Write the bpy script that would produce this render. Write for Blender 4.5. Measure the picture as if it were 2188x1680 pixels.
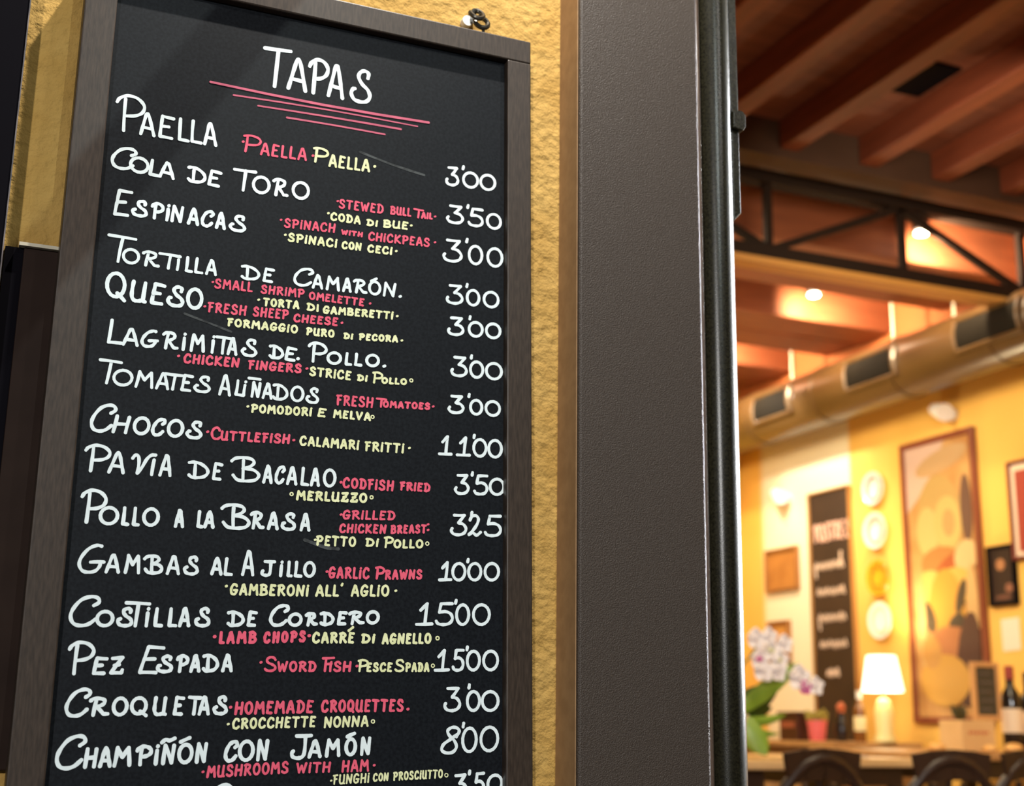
import bpy, bmesh, math, random
from mathutils import Vector, Matrix
random.seed(7)
SC = bpy.context.scene
for _o in list(bpy.data.objects):
    bpy.data.objects.remove(_o)
COL = SC.collection
EZ = 0.9            # eye height above the restaurant floor (floor is z = 0, the street lies lower)

# ------------------------------------------------------------------ camera
cd = bpy.data.cameras.new('camera')
cam = bpy.data.objects.new('camera', cd); COL.objects.link(cam)
RX = Vector((0.92253671, -0.38562995, 0.01468196))      # camera right
DN = Vector((0.10517898, 0.21464910, -0.97101140))      # camera down
FW = Vector((0.37129961, 0.89733790, 0.23858184))       # camera forward
M = Matrix((RX, -DN, -FW)).transposed().to_4x4()
M.translation = Vector((0, 0, EZ))
cam.matrix_world = M
cd.sensor_fit = 'HORIZONTAL'; cd.sensor_width = 36.0
cd.lens = 36.0 * 2860.0 / 2188.0
cd.clip_start = 0.05; cd.clip_end = 60
cd.dof.use_dof = True
cd.dof.focus_distance = 1.56
cd.dof.aperture_fstop = 4.6
SC.camera = cam

# ------------------------------------------------------------------ world, exposure
w = bpy.data.worlds.new('night'); SC.world = w; w.use_nodes = True
w.node_tree.nodes['Background'].inputs[0].default_value = (0.30, 0.40, 0.55, 1)
w.node_tree.nodes['Background'].inputs[1].default_value = 0.008
SC.view_settings.view_transform = 'Standard'
SC.view_settings.look = 'None'
SC.view_settings.gamma = 1.0
SC.view_settings.exposure = 0.0
SC.view_settings.use_curve_mapping = False

# ------------------------------------------------------------------ lights
def lamp(name, kind, loc, energy, color, target=None, size=0.1, size_y=None, spot=None, blend=0.4):
    d = bpy.data.lights.new(name, kind); d.energy = energy; d.color = color
    if kind == 'AREA':
        d.size = size
        if size_y:
            d.shape = 'RECTANGLE'; d.size_y = size_y
    else:
        d.shadow_soft_size = size
    if kind == 'SPOT':
        d.spot_size = math.radians(spot); d.spot_blend = blend
    o = bpy.data.objects.new(name, d); COL.objects.link(o); o.location = loc
    if target is not None:
        o.rotation_euler = (Vector(target) - Vector(loc)).to_track_quat('-Z', 'Y').to_euler()
    return o
# street: a lamp on the facade above the board, and the square's lamps behind the camera
lamp('facade_lamp', 'POINT', (0.58, 1.05, EZ + 2.0), 165, (1.0, 0.95, 0.86), size=0.02)
lamp('street_light', 'AREA', (-3.5, -6.5, EZ + 2.1), 430, (1.0, 0.985, 0.96), (0.4, 1.5, EZ + 0.25), 0.30)
KEY = Vector((0.80, -1.7, EZ + 2.2))
lamp('square_lamp', 'POINT', KEY, 105, (0.90, 1.0, 0.98), size=0.004)
lamp('corner_lamp', 'POINT', (2.35, -1.9, EZ + 2.85), 75, (1.0, 0.97, 0.93), size=0.15)
# inside: warm unseen room lamps, added wall and ceiling fills, a white lamp by the entrance
lamp('room_light', 'AREA', (2.5, 5.7, 3.05), 92, (1.0, 0.80, 0.50), (4.0, 5.9, 0.6), 1.0)
lamp('room_light', 'AREA', (3.2, 3.4, 2.9), 40, (1.0, 0.80, 0.52), (5.0, 4.4, 1.2), 1.0)
lamp('wall_fill', 'SPOT', (4.05, 6.75, 3.05), 105, (1.0, 0.90, 0.72), (5.0, 6.95, 2.25), 0.05, spot=75, blend=0.9)  # spot without a fixture, added to brighten the wall by the blackboard
lamp('wall_fill', 'SPOT', (4.05, 5.85, 3.05), 20, (1.0, 0.84, 0.62), (5.0, 6.0, 2.1), 0.05, spot=75, blend=0.9)  # second added spot without a fixture, for the wall round the poster
lamp('deck_fill', 'AREA', (1.4, 3.4, 1.1), 9, (1.0, 0.62, 0.40), (3.6, 3.6, 3.5), 0.6)  # unseen uplight added to brighten the ceiling boards and joists
e_ = lamp('entrance_light', 'AREA', (2.4, 1.70, EZ + 0.80), 36, (0.95, 0.97, 1.0), (0.95, 1.55, EZ + 0.62), 0.28, 1.3)
e_.data.spread = math.radians(50)

# ------------------------------------------------------------------ materials
MATS = {}
def mat(name, color, rough=0.6, metal=0.0, color2=None, scale=8.0, bump=0.0, bscale=200.0, bdist=0.002, emit=None, estr=0.0,
        spec=0.5, stretch=None, detail=4.0, trans=0.0, cmin=0.35, cmax=0.65, coat=0.0):
    if name in MATS: return MATS[name]
    m = bpy.data.materials.new(name); m.use_nodes = True
    nt = m.node_tree; b = nt.nodes['Principled BSDF']
    b.inputs['Base Color'].default_value = (*color, 1)
    b.inputs['Roughness'].default_value = rough
    b.inputs['Metallic'].default_value = metal
    b.inputs['Specular IOR Level'].default_value = spec
    b.inputs['Coat Weight'].default_value = coat
    if trans: b.inputs['Transmission Weight'].default_value = trans
    tc = nt.nodes.new('ShaderNodeTexCoord')
    mp = nt.nodes.new('ShaderNodeMapping'); nt.links.new(tc.outputs['Object'], mp.inputs[0])
    if stretch: mp.inputs['Scale'].default_value = stretch
    if color2 is not None:
        n = nt.nodes.new('ShaderNodeTexNoise'); n.inputs['Scale'].default_value = scale; n.inputs['Detail'].default_value = detail
        nt.links.new(mp.outputs[0], n.inputs['Vector'])
        r = nt.nodes.new('ShaderNodeValToRGB')
        r.color_ramp.elements[0].position = cmin; r.color_ramp.elements[0].color = (*color, 1)
        r.color_ramp.elements[1].position = cmax; r.color_ramp.elements[1].color = (*color2, 1)
        nt.links.new(n.outputs['Fac'], r.inputs[0]); nt.links.new(r.outputs[0], b.inputs['Base Color'])
    if bump > 0:
        n2 = nt.nodes.new('ShaderNodeTexNoise'); n2.inputs['Scale'].default_value = bscale; n2.inputs['Detail'].default_value = 5.0
        nt.links.new(mp.outputs[0], n2.inputs['Vector'])
        bp = nt.nodes.new('ShaderNodeBump'); bp.inputs['Strength'].default_value = bump; bp.inputs['Distance'].default_value = bdist
        nt.links.new(n2.outputs['Fac'], bp.inputs['Height']); nt.links.new(bp.outputs[0], b.inputs['Normal'])
    if emit is not None:
        b.inputs['Emission Color'].default_value = (*emit, 1); b.inputs['Emission Strength'].default_value = estr
    MATS[name] = m
    return m

# ------------------------------------------------------------------ mesh helpers
class MB:
    def __init__(s): s.v = []; s.f = []; s.mi = []
    def add(s, vs, fs, mi=0):
        n = len(s.v); s.v += [tuple(v) for v in vs]
        for f in fs: s.f.append([i + n for i in f]); s.mi.append(mi)
        return s
    def box(s, a, b, mi=0):
        x0, y0, z0 = a; x1, y1, z1 = b
        return s.add([(x0,y0,z0),(x1,y0,z0),(x1,y1,z0),(x0,y1,z0),(x0,y0,z1),(x1,y0,z1),(x1,y1,z1),(x0,y1,z1)],
                     [(0,3,2,1),(4,5,6,7),(0,1,5,4),(1,2,6,5),(2,3,7,6),(3,0,4,7)], mi)
    def bar(s, p, q, w, h, upv=(0,0,1), mi=0):
        p = Vector(p); q = Vector(q); d = (q - p).normalized(); up = Vector(upv)
        if abs(d.dot(up)) > 0.98: up = Vector((1, 0, 0))
        x = d.cross(up).normalized() * w / 2; y = x.cross(d).normalized() * h / 2
        vs = [p - x - y, p + x - y, p + x + y, p - x + y, q - x - y, q + x - y, q + x + y, q - x + y]
        return s.add(vs, [(0,1,2,3),(7,6,5,4),(0,4,5,1),(1,5,6,2),(2,6,7,3),(3,7,4,0)], mi)
    def tube(s, pts, r, n=12, mi=0, cap=True):
        pts = [Vector(p) for p in pts]; rs = r if isinstance(r, (list, tuple)) else [r] * len(pts)
        rings = []; vs = []; prev = None
        for i, p in enumerate(pts):
            d = (pts[min(i + 1, len(pts) - 1)] - pts[max(i - 1, 0)]).normalized()
            if prev is None:
                a = d.cross(Vector((0, 0, 1)))
                if a.length < 0.05: a = d.cross(Vector((1, 0, 0)))
                a.normalize()
            else:
                a = (prev - d * prev.dot(d)).normalized()
            prev = a; b = d.cross(a)
            for k in range(n):
                t = 2 * math.pi * k / n
                vs.append(p + (a * math.cos(t) + b * math.sin(t)) * rs[i])
        fs = []
        for i in range(len(pts) - 1):
            for k in range(n):
                fs.append((i*n + k, i*n + (k+1) % n, (i+1)*n + (k+1) % n, (i+1)*n + k))
        if cap:
            fs.append(tuple(range(n - 1, -1, -1))); fs.append(tuple(range((len(pts)-1)*n, len(pts)*n)))
        return s.add(vs, fs, mi)
    def lathe(s, prof, c=(0,0,0), n=28, mi=0, axis='Z'):
        vs = []
        for r, z in prof:
            for k in range(n):
                t = 2 * math.pi * k / n; x, y = r * math.cos(t), r * math.sin(t)
                v = (x, y, z) if axis == 'Z' else ((-z, x, y) if axis == '-X' else (x, -z, y))
                vs.append((v[0] + c[0], v[1] + c[1], v[2] + c[2]))
        fs = []
        for i in range(len(prof) - 1):
            for k in range(n):
                fs.append((i*n + k, i*n + (k+1) % n, (i+1)*n + (k+1) % n, (i+1)*n + k))
        fs.append(tuple(range(n - 1, -1, -1))); fs.append(tuple(range((len(prof)-1)*n, len(prof)*n)))
        return s.add(vs, fs, mi)
    def prism(s, poly, a, b, plane='XZ', mi=0):
        n = len(poly)
        def P(u, v, w):
            return {'XZ': (u, w, v), 'YZ': (w, u, v), 'XY': (u, v, w)}[plane]
        vs = [P(u, v, a) for u, v in poly] + [P(u, v, b) for u, v in poly]
        fs = [tuple(range(n)), tuple(range(2*n - 1, n - 1, -1))] + [(i, n + i, n + (i+1) % n, (i+1) % n) for i in range(n)]
        return s.add(vs, fs, mi)
    def build(s, name, m, parent=None, smooth=False, bevel=0.0, seg=2, subsurf=0, fix=True):
        me = bpy.data.meshes.new(name); me.from_pydata(s.v, [], s.f)
        ms = m if isinstance(m, (list, tuple)) else [m]
        for x in ms: me.materials.append(x)
        for p, i in zip(me.polygons, s.mi): p.material_index = i
        if fix:
            bm = bmesh.new(); bm.from_mesh(me); bmesh.ops.recalc_face_normals(bm, faces=bm.faces); bm.to_mesh(me); bm.free()
        if smooth:
            for p in me.polygons: p.use_smooth = True
            me.set_sharp_from_angle(angle=math.radians(40))
        o = bpy.data.objects.new(name, me); COL.objects.link(o)
        if parent is not None:
            o.parent = parent
            # vertices are given in world space; keep them there
            o.matrix_parent_inverse = Matrix.Translation(parent_loc(parent)).inverted()
        if bevel > 0:
            b = o.modifiers.new('bevel', 'BEVEL'); b.width = bevel; b.segments = seg; b.limit_method = 'ANGLE'; b.angle_limit = math.radians(50)
        if subsurf:
            sm = o.modifiers.new('sub', 'SUBSURF'); sm.levels = subsurf; sm.render_levels = subsurf
        return o
def parent_loc(o):
    l = Vector(o.location)
    return l if o.parent is None else (l if o.type == 'EMPTY' else Vector((0, 0, 0)))
def tag(o, label, cat, group=None):
    o['label'] = label; o['category'] = cat
    if group: o['group'] = group
    return o
def struct(o):
    o['kind'] = 'structure'; return o
def thing(name, loc, label, cat, group=None):
    e = bpy.data.objects.new(name, None); COL.objects.link(e); e.location = loc; e.empty_display_size = 0.1
    return tag(e, label, cat, group)
def lab(o, text):
    o['label'] = text; return o

# ------------------------------------------------------------------ palette
M_STUCCO = mat('ochre_stucco', (0.41, 0.235, 0.050), 0.9, color2=(0.48, 0.295, 0.078), scale=14, bump=0.9, bscale=75, bdist=0.006, detail=8)
M_BROWN = mat('brown_enamel', (0.036, 0.0255, 0.019), 0.45, spec=0.38, color2=(0.060, 0.044, 0.034), scale=600, bump=0.7, bscale=600, bdist=0.0016, cmin=.3, cmax=.7)
M_FRAME = mat('brown_frame_paint', (0.025, 0.0165, 0.0115), 0.45, spec=0.33, color2=(0.046, 0.031, 0.022), scale=350, bump=0.25, bscale=300, bdist=0.0005, stretch=(1, 1, 0.15))
M_BLACK = mat('black_paint', (0.0028, 0.0022, 0.004), 0.7, spec=0.04)
M_IRON = mat('dark_iron', (0.008, 0.007, 0.004), 0.26, spec=0.30, bump=0.2, bscale=700, bdist=0.0006, color2=(0.018, 0.016, 0.009), scale=300)
M_BOARD = mat('slate_board', (0.0032, 0.0042, 0.0062), 0.50, spec=0.13, color2=(0.0075, 0.0095, 0.0125), scale=260, detail=3, bump=0.08, bscale=500, bdist=0.0003)
M_WHITE = mat('white_chalk', (0.78, 0.87, 0.90), 0.85, color2=(0.70, 0.79, 0.81), scale=70)
M_PINK = mat('pink_chalk', (0.80, 0.115, 0.19), 0.85, color2=(0.70, 0.085, 0.15), scale=90)
M_YEL = mat('pale_yellow_chalk', (0.80, 0.82, 0.50), 0.85, color2=(0.68, 0.71, 0.38), scale=90)
M_UND = mat('dusky_pink_chalk', (0.58, 0.12, 0.19), 0.85, color2=(0.45, 0.09, 0.15), scale=60)
M_ZINC = mat('zinc', (0.45, 0.43, 0.40), 0.28, 0.9)

# ================================================================== SETTING
YW = 1.55
f = MB()
f.box((-1.6, YW, -0.65), (0.93, YW + 0.30, 4.4))
f.box((0.93, YW, 2.75), (3.0, YW + 0.30, 4.4))
f.box((3.0, YW, -0.65), (5.3, YW + 0.30, 4.4))
struct(f.build('wall_front', M_STUCCO))
# interior wall with the pictures: ochre paint, a cream stretch, orange light painted on above the duct
mw = bpy.data.materials.new('interior_paint_glow'); mw.use_nodes = True
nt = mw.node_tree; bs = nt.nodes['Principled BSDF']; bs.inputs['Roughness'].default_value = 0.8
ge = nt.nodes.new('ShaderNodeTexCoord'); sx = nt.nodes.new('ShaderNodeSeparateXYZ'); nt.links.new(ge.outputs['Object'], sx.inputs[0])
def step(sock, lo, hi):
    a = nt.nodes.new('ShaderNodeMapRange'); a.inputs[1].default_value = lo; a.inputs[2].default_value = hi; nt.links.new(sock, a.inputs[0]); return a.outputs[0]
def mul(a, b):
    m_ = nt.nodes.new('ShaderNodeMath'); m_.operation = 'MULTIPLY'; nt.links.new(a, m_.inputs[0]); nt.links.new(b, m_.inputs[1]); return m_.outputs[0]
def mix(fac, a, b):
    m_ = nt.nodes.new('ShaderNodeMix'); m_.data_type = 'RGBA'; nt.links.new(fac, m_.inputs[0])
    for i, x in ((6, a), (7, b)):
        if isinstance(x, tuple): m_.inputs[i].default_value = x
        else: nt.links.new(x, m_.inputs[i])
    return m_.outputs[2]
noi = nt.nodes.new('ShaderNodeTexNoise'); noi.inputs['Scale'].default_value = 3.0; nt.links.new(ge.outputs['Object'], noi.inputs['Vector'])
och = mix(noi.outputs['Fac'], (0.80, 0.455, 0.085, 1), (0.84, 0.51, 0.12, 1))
pale_span = mul(step(sx.outputs['Y'], 6.64, 6.67), step(sx.outputs['Y'], 7.66, 7.60))
c1 = mix(pale_span, och, (0.86, 0.77, 0.55, 1))
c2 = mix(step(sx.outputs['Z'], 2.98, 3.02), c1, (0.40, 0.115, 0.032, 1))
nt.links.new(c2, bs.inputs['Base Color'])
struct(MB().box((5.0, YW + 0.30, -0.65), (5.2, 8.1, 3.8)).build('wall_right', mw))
struct(MB().box((-0.8, 7.9, -0.65), (5.0, 8.1, 3.8)).build('wall_back', mat('ochre_paint', (0.80, 0.48, 0.06), 0.8, color2=(0.84, 0.54, 0.09), scale=3)))
struct(MB().box((-1.0, YW + 0.30, -0.65), (-0.8, 8.1, 3.8)).build('wall_left', mat('ochre_paint', (0.80, 0.48, 0.06))))
M_TILE = mat('clay_floor', (0.16, 0.075, 0.04), 0.45, color2=(0.22, 0.11, 0.06), scale=6)
struct(MB().box((-0.8, YW, -0.65), (5.0, 7.9, 0.0)).build('floor', M_TILE))
struct(MB().box((-4.0, -5.0, -0.75), (6.0, YW, -0.65)).build('floor_street', mat('paving', (0.10, 0.095, 0.09), 0.8, color2=(0.14, 0.13, 0.12), scale=5)))
M_DECK = mat('red_stained_boards', (0.13, 0.038, 0.021), 0.6, color2=(0.19, 0.062, 0.035), scale=3, stretch=(0.5, 9, 1), bump=0.3, bscale=6)
struct(MB().box((-0.8, YW + 0.30, 3.62), (5.0, 7.9, 3.80)).build('ceiling', M_DECK))
struct(MB().box((-0.8, YW + 0.30, 3.535), (5.0, 4.66, 3.62)).build('ceiling', M_DECK))

# ================================================================== FACADE
# dark post at the far left of the wall, 
t = thing('facade_post', (-0.14, 1.53, -0.65), 'black painted post at the far left edge of the ochre wall', 'post')
MB().box((-0.30, 1.516, -0.65), (0.0134, YW - .001, 3.2)).build('shaft', M_BLACK, t)
lab(MB().box((0.0128, 1.5145, -0.65), (0.0142, 1.518, 3.2)).build('edge_highlight', mat('edge_glint', (0.16, 0.13, 0.13), 0.5, color2=(0.03, 0.026, 0.03), scale=50), t), 'pale highlight painted along the edge of the black post')  # pale strip paints in the light caught by the post's corner
# dark sheet-metal cabinet behind the board's left side
t = thing('wall_cabinet', (0.15, 1.543, 0.86), 'dark brown metal cabinet on the wall behind the left edge of the menu board', 'cabinet')
MB().box((0.036, 1.536, 0.843), (0.30, YW, 1.4135)).build('door', mat('rust_brown_enamel', (0.018, 0.0095, 0.007), 0.6, spec=0.08, color2=(0.026, 0.0145, 0.0105), scale=12), t, bevel=0.0015)
MB().box((0.016, 1.540, 0.843), (0.036, YW, 1.4135)).build('side_panel', M_BLACK, t)
lab(MB().box((0.030, 1.530, 1.4135), (0.30, YW, 1.4175)).build('top_ledge', mat('lit_ledge', (0.55, 0.50, 0.38), 0.4), t), 'ledge on top of the cabinet, coloured pale as if lit')  # pale colour stands in for light falling on the ledge

# ---- the menu board
ZT, ZB = EZ + 0.886, EZ - 0.56
def rx(x, z):            # the right stile leans out a little towards the foot
    k = min(max((x - 0.07) / 0.57, 0), 1)
    return x + k * 0.0153 * (ZT - z)
board = thing('menu_chalkboard', (0.36, 1.545, ZB), 'tall brown framed chalkboard of tapas in white, pink and yellow on the ochre wall', 'chalkboard')
def frame_bar(name, quad):
    m_ = MB().prism([(rx(x, z), z) for x, z in quad], 1.500, 1.538, 'XZ')
    return m_.build(name, M_FRAME, board, bevel=0.0018)
L0, L1, R0, R1, T1, B1 = 0.0722, 0.1088, 0.6070, 0.6405, ZT - 0.0325, ZB + 0.0325
frame_bar('top_rail', [(L0, ZT), (L0, T1), (R1, T1), (R1, ZT)])
frame_bar('left_stile', [(L0, T1), (L0, B1), (L1, B1), (L1, T1)])
frame_bar('right_stile', [(R0, T1), (R0, B1), (R1, B1), (R1, T1)])
frame_bar('bottom_rail', [(L0, B1), (L0, ZB), (R1, ZB), (R1, B1)])
ws = MB().prism([(rx(x, z), z) for x, z in [(L0 + .01, ZT - .01), (L0 + .01, ZB + .01), (R1 - .01, ZB + .01), (R1 - .01, ZT - .01)]], 1.512, 1.536, 'XZ').build('writing_surface', M_BOARD, board)

# ---- chalk handwriting: single-stroke capitals
S, C = 's', 'c'     # straight polyline, curve
def oval(cx=.5, cy=.5, a=.5, b=.5, st=80, sweep=372, tilt=0):
    pts = []
    for k in range(19):
        t_ = math.radians(st + sweep * k / 18)
        pts.append((cx + a * math.cos(t_), cy + b * math.sin(t_)))
    return (S, pts)
FONT = {
 'A': [(C, [(0, 0), (.20, .48), (.40, .93), (.50, 1), (.62, .90), (.82, .45), (1, 0)]), (S, [(.20, .33), (.85, .30)])],
 'B': [(C, [(0, .82), (.12, .94), (.40, 1), (.72, .95), (.80, .78), (.62, .60), (.42, .53)]), (C, [(.42, .53), (.78, .50), (1, .30), (.90, .08), (.60, 0), (.25, .03), (.08, .22)]), (S, [(.42, .88), (.44, .10)])],
 'C': [(C, [(.80, .70), (.98, .82), (.92, .96), (.68, 1), (.34, .88), (.08, .58), (.0, .30), (.12, .07), (.38, 0), (.66, .06), (.90, .24)])],
 'D': [(C, [(.0, .95), (.25, 1), (.60, .92), (.92, .66), (1, .36), (.82, .10), (.48, 0), (.18, .01), (.02, .14)]), (S, [(.32, .82), (.32, .12)])],
 'E': [(S, [(1, .95), (.22, 1), (.12, .5), (.04, .02), (.86, 0)]), (S, [(.14, .52), (.66, .53)])],
 'F': [(S, [(.0, .96), (1, 1)]), (S, [(.30, .97), (.22, 0)]), (S, [(.28, .52), (.80, .55)])],
 'G': [(C, [(.86, .98), (.66, 1), (.34, .86), (.08, .56), (.0, .28), (.14, .05), (.40, 0), (.68, .06), (.84, .24), (.86, .40)]), (S, [(.46, .37), (1, .40)])],
 'H': [(S, [(.12, 1), (.0, 0)]), (S, [(1, .98), (.88, 0)]), (S, [(.06, .50), (.94, .52)])],
 'I': [(S, [(.5, 1), (.45, 0)])],
 'i': [(S, [(.55, .74), (.40, 0)]), (S, [(.66, .97), (.70, .99)])],
 'J': [(S, [(.22, 1), (1, 1)]), (C, [(.70, 1), (.68, .30), (.58, .06), (.34, 0), (.08, .06), (.0, .22), (.08, .32)])],
 'K': [(S, [(.08, 1), (.0, 0)]), (S, [(.92, 1), (.10, .46), (1, 0)])],
 'L': [(S, [(.16, 1), (.04, .02), (1, 0)])],
 'M': [(S, [(.0, 0), (.14, 1), (.50, .46), (.88, .97), (1, 0)])],
 'N': [(S, [(.0, 0), (.12, 1), (.84, .02), (1, .98)])],
 'O': [oval(.5, .5, .5, .5, 75, 374)],
 'P': [(C, [(.0, .78), (.10, .90), (.38, 1), (.74, .96), (.98, .78), (.92, .58), (.66, .46), (.34, .42)]), (S, [(.30, .90), (.26, .0)])],
 'Q': [oval(.47, .52, .47, .48, 75, 374), (S, [(.58, .20), (.98, -.06)])],
 'R': [(C, [(.0, .86), (.16, .97), (.46, 1), (.76, .90), (.76, .70), (.56, .56), (.34, .50)]), (S, [(.36, .50), (.76, .06), (1, .06)]), (S, [(.32, .92), (.20, 0)])],
 'S': [(C, [(.86, .78), (.88, .93), (.68, 1), (.44, .94), (.36, .78), (.56, .57), (.88, .40), (1, .20), (.84, .04), (.50, 0), (.16, .06), (.0, .24), (.08, .38), (.18, .40)])],
 'T': [(S, [(.0, 1), (1, .96)]), (S, [(.53, .98), (.46, 0)])],
 'U': [(C, [(.08, 1), (.02, .60), (.02, .22), (.20, .02), (.50, 0), (.80, .06)]), (S, [(.94, .98), (.84, .03), (1, .0)])],
 'V': [(C, [(.0, .76), (.10, .92), (.24, .88), (.30, .55), (.28, .02)]), (C, [(.28, .02), (.46, .34), (.62, .74), (.80, .96), (1, .99)])],
 'W': [(S, [(.0, .96), (.22, 0), (.50, .72), (.72, 0), (1, 1)])],
 'Z': [(S, [(.10, .96), (.96, 1), (.04, .02), (.94, 0), (1, .18)]), (S, [(.30, .50), (.70, .54)])],
 '0': [oval(.5, .5, .5, .5, 68, 376)],
 '1': [(S, [(.24, .68), (.66, 1), (.54, .02)]), (S, [(.0, .01), (1, .03)])],
 '2': [(C, [(.10, .76), (.26, .95), (.56, 1), (.78, .84), (.68, .56), (.36, .24), (.04, .02)]), (C, [(.04, .02), (.34, .12), (.66, .0), (.98, .16)])],
 '3': [(S, [(.18, .99), (.88, 1), (.48, .60)]), (C, [(.48, .60), (.80, .54), (1, .32), (.88, .10), (.54, 0), (.16, .04), (.0, .20), (.06, .32)])],
 '5': [(S, [(.98, 1), (.28, .99), (.18, .58)]), (C, [(.18, .58), (.56, .62), (.90, .50), (1, .26), (.82, .06), (.46, 0), (.12, .04), (.0, .16)])],
 '8': [(C, [(.84, .62), (1, .84), (.86, .98), (.56, 1), (.34, .88), (.42, .70), (.72, .48), (.86, .22), (.66, .02), (.28, 0), (.02, .12), (.12, .34), (.48, .52), (.84, .70)])],
 "'": [(S, [(.7, 1.08), (.45, .95)])],
 '.': [(S, [(.0, .0), (.5, .2)])],
 'o': [oval(.0, .0, 1.1, 1.1, 0, 360)],
 '-': [(S, [(.0, .0), (1, .0)])],
 '^': [(S, [(.0, .0), (1, .9)])],
 '~': [(C, [(.0, .1), (.3, .8), (.6, .5), (1, 1)])],
}
SMALL = {
 'B': [(S, [(.12, .98), (.05, 0)]), (C, [(.0, .97), (.5, 1), (.85, .86), (.75, .62), (.2, .52)]), (C, [(.2, .52), (.75, .50), (1, .28), (.8, .05), (.0, .01)])],
 'C': [(C, [(.95, .80), (.80, .97), (.48, 1), (.16, .80), (.0, .45), (.14, .10), (.46, 0), (.80, .05), (.98, .18)])],
 'D': [(S, [(.20, .96), (.14, .02)]), (C, [(.0, .98), (.45, 1), (.88, .78), (1, .45), (.80, .12), (.40, 0), (.04, .02)])],
 'G': [(C, [(.92, .84), (.76, .98), (.44, 1), (.14, .78), (.0, .42), (.14, .08), (.46, 0), (.80, .10), (.92, .40)]), (S, [(.52, .42), (1, .42)])],
 'S': [(C, [(.92, .82), (.74, .98), (.40, 1), (.14, .84), (.24, .62), (.62, .48), (.92, .32), (.88, .10), (.56, 0), (.18, .03), (.0, .14)])],
 'V': [(S, [(.0, 1), (.42, 0), (1, 1)])],
 'P': [(S, [(.20, .96), (.12, .0)]), (C, [(.0, .92), (.40, 1), (.84, .92), (.98, .72), (.78, .50), (.26, .42)])],
 'R': [(S, [(.18, .96), (.08, .0)]), (C, [(.0, .92), (.40, 1), (.82, .90), (.84, .70), (.58, .54), (.24, .48)]), (S, [(.40, .50), (1, .02)])],
}
def catmull(p, n=5):
    out = []
    for i in range(len(p) - 1):
        a = p[max(i - 1, 0)]; b = p[i]; c = p[i + 1]; d = p[min(i + 2, len(p) - 1)]
        for k in range(n):
            t_ = k / n
            out.append(tuple(0.5 * (2*b[j] + (c[j]-a[j])*t_ + (2*a[j]-5*b[j]+4*c[j]-d[j])*t_*t_ + (3*b[j]-a[j]-3*c[j]+d[j])*t_**3) for j in (0, 1)))
    out.append(p[-1]); return out
YS = 1.512
SK = [0]
def ribbon(mb, pts, wd, th=0.0004, jit=0.10):
    SK[0] += 1; th = th + (SK[0] % 23) * 0.000012
    # a flat stroke with rounded ends lying on the slate
    q = [pts[0]]
    for p in pts[1:]:
        if math.hypot(p[0]-q[-1][0], p[1]-q[-1][1]) > 1e-5: q.append(p)
    if len(q) == 1: q.append((q[0][0] + 1e-4, q[0][1]))
    h = wd / 2; ph = random.uniform(0, 6); n = len(q); Lf = []; Rt = []
    for i, p in enumerate(q):
        a = q[max(i-1, 0)]; b = q[min(i+1, n-1)]
        dx, dz = b[0]-a[0], b[1]-a[1]; l = math.hypot(dx, dz) or 1e-6
        nx, nz = -dz/l, dx/l
        hh = h * (1 + jit * math.sin(ph + i * 0.9) + random.uniform(-jit, jit) * .4)
        Lf.append((p[0] + nx*hh, p[1] + nz*hh)); Rt.append((p[0] - nx*hh, p[1] - nz*hh))
    def cap(p, a, start):
        ang = math.atan2(p[1]-a[1], p[0]-a[0]); r = []
        for k in range(1, 6):
            t_ = ang - math.pi/2 + math.pi * k / 6
            r.append((p[0] + h*math.cos(t_), p[1] + h*math.sin(t_)))
        return r
    end = cap(q[-1], q[-2], 0); st = cap(q[0], q[1], 1)
    outline = Rt + end + Lf[::-1] + st
    NN = len(outline)
    fr = [(x, YS - th - 1.5e-6 * (i if i < n else (n + 2 if i < n + 5 else max(2*n + 4 - i, 0))), z) for i, (x, z) in enumerate(outline)]; bk = [(x, YS, z) for x, z in outline]
    N = len(outline); fs = []
    for i in range(n - 1):                       # quads along the stroke
        fs.append((i, i + 1, n + 5 + (n - 2 - i), n + 5 + (n - 1 - i)))
    fs.append(tuple([n - 1] + list(range(n, n + 5)) + [n + 5]))
    fs.append(tuple([n + 5 + n - 1] + list(range(2*n + 5, 2*n + 10)) + [0]))
    for i in range(N): fs.append((i, N + i, N + (i + 1) % N, (i + 1) % N))
    mb.add(fr + bk, fs)
def write(mb, entries, wd, small=False):
    for e in entries.split(';'):
        c, *v = e.split(','); x0, z0, x1, z1, hgt, sl = [float(a) / 1e4 for a in v]
        for kind, pts in ((small and SMALL.get(c)) or FONT[c]):
            def T(u, v_):
                if c == 'o':
                    r = x1 - x0; return (x0 + u * r, z0 + v_ * r)
                return (x0 + (x1-x0)*u + sl*v_, z0 + (z1-z0)*u + hgt*v_)
            if kind == C: ribbon(mb, [T(*p) for p in catmull(pts)], wd)
            else:
                if len(pts) > 8 or c in '.': ribbon(mb, [T(*p) for p in pts], wd if c != 'o' else wd * .5, jit=.06)
                else:
                    for a, b in zip(pts[:-1], pts[1:]):     # wobble every straight a touch
                        k = 4; A = T(*a); B = T(*b)
                        bow = random.uniform(-.02, .02)
                        seg = []
                        for i in range(k + 1):
                            t_ = i / k; o_ = bow * math.sin(math.pi * t_)
                            seg.append((A[0] + (B[0]-A[0])*t_ - (B[1]-A[1])*o_, A[1] + (B[1]-A[1])*t_ + (B[0]-A[0])*o_))
                        ribbon(mb, seg, wd)
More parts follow.
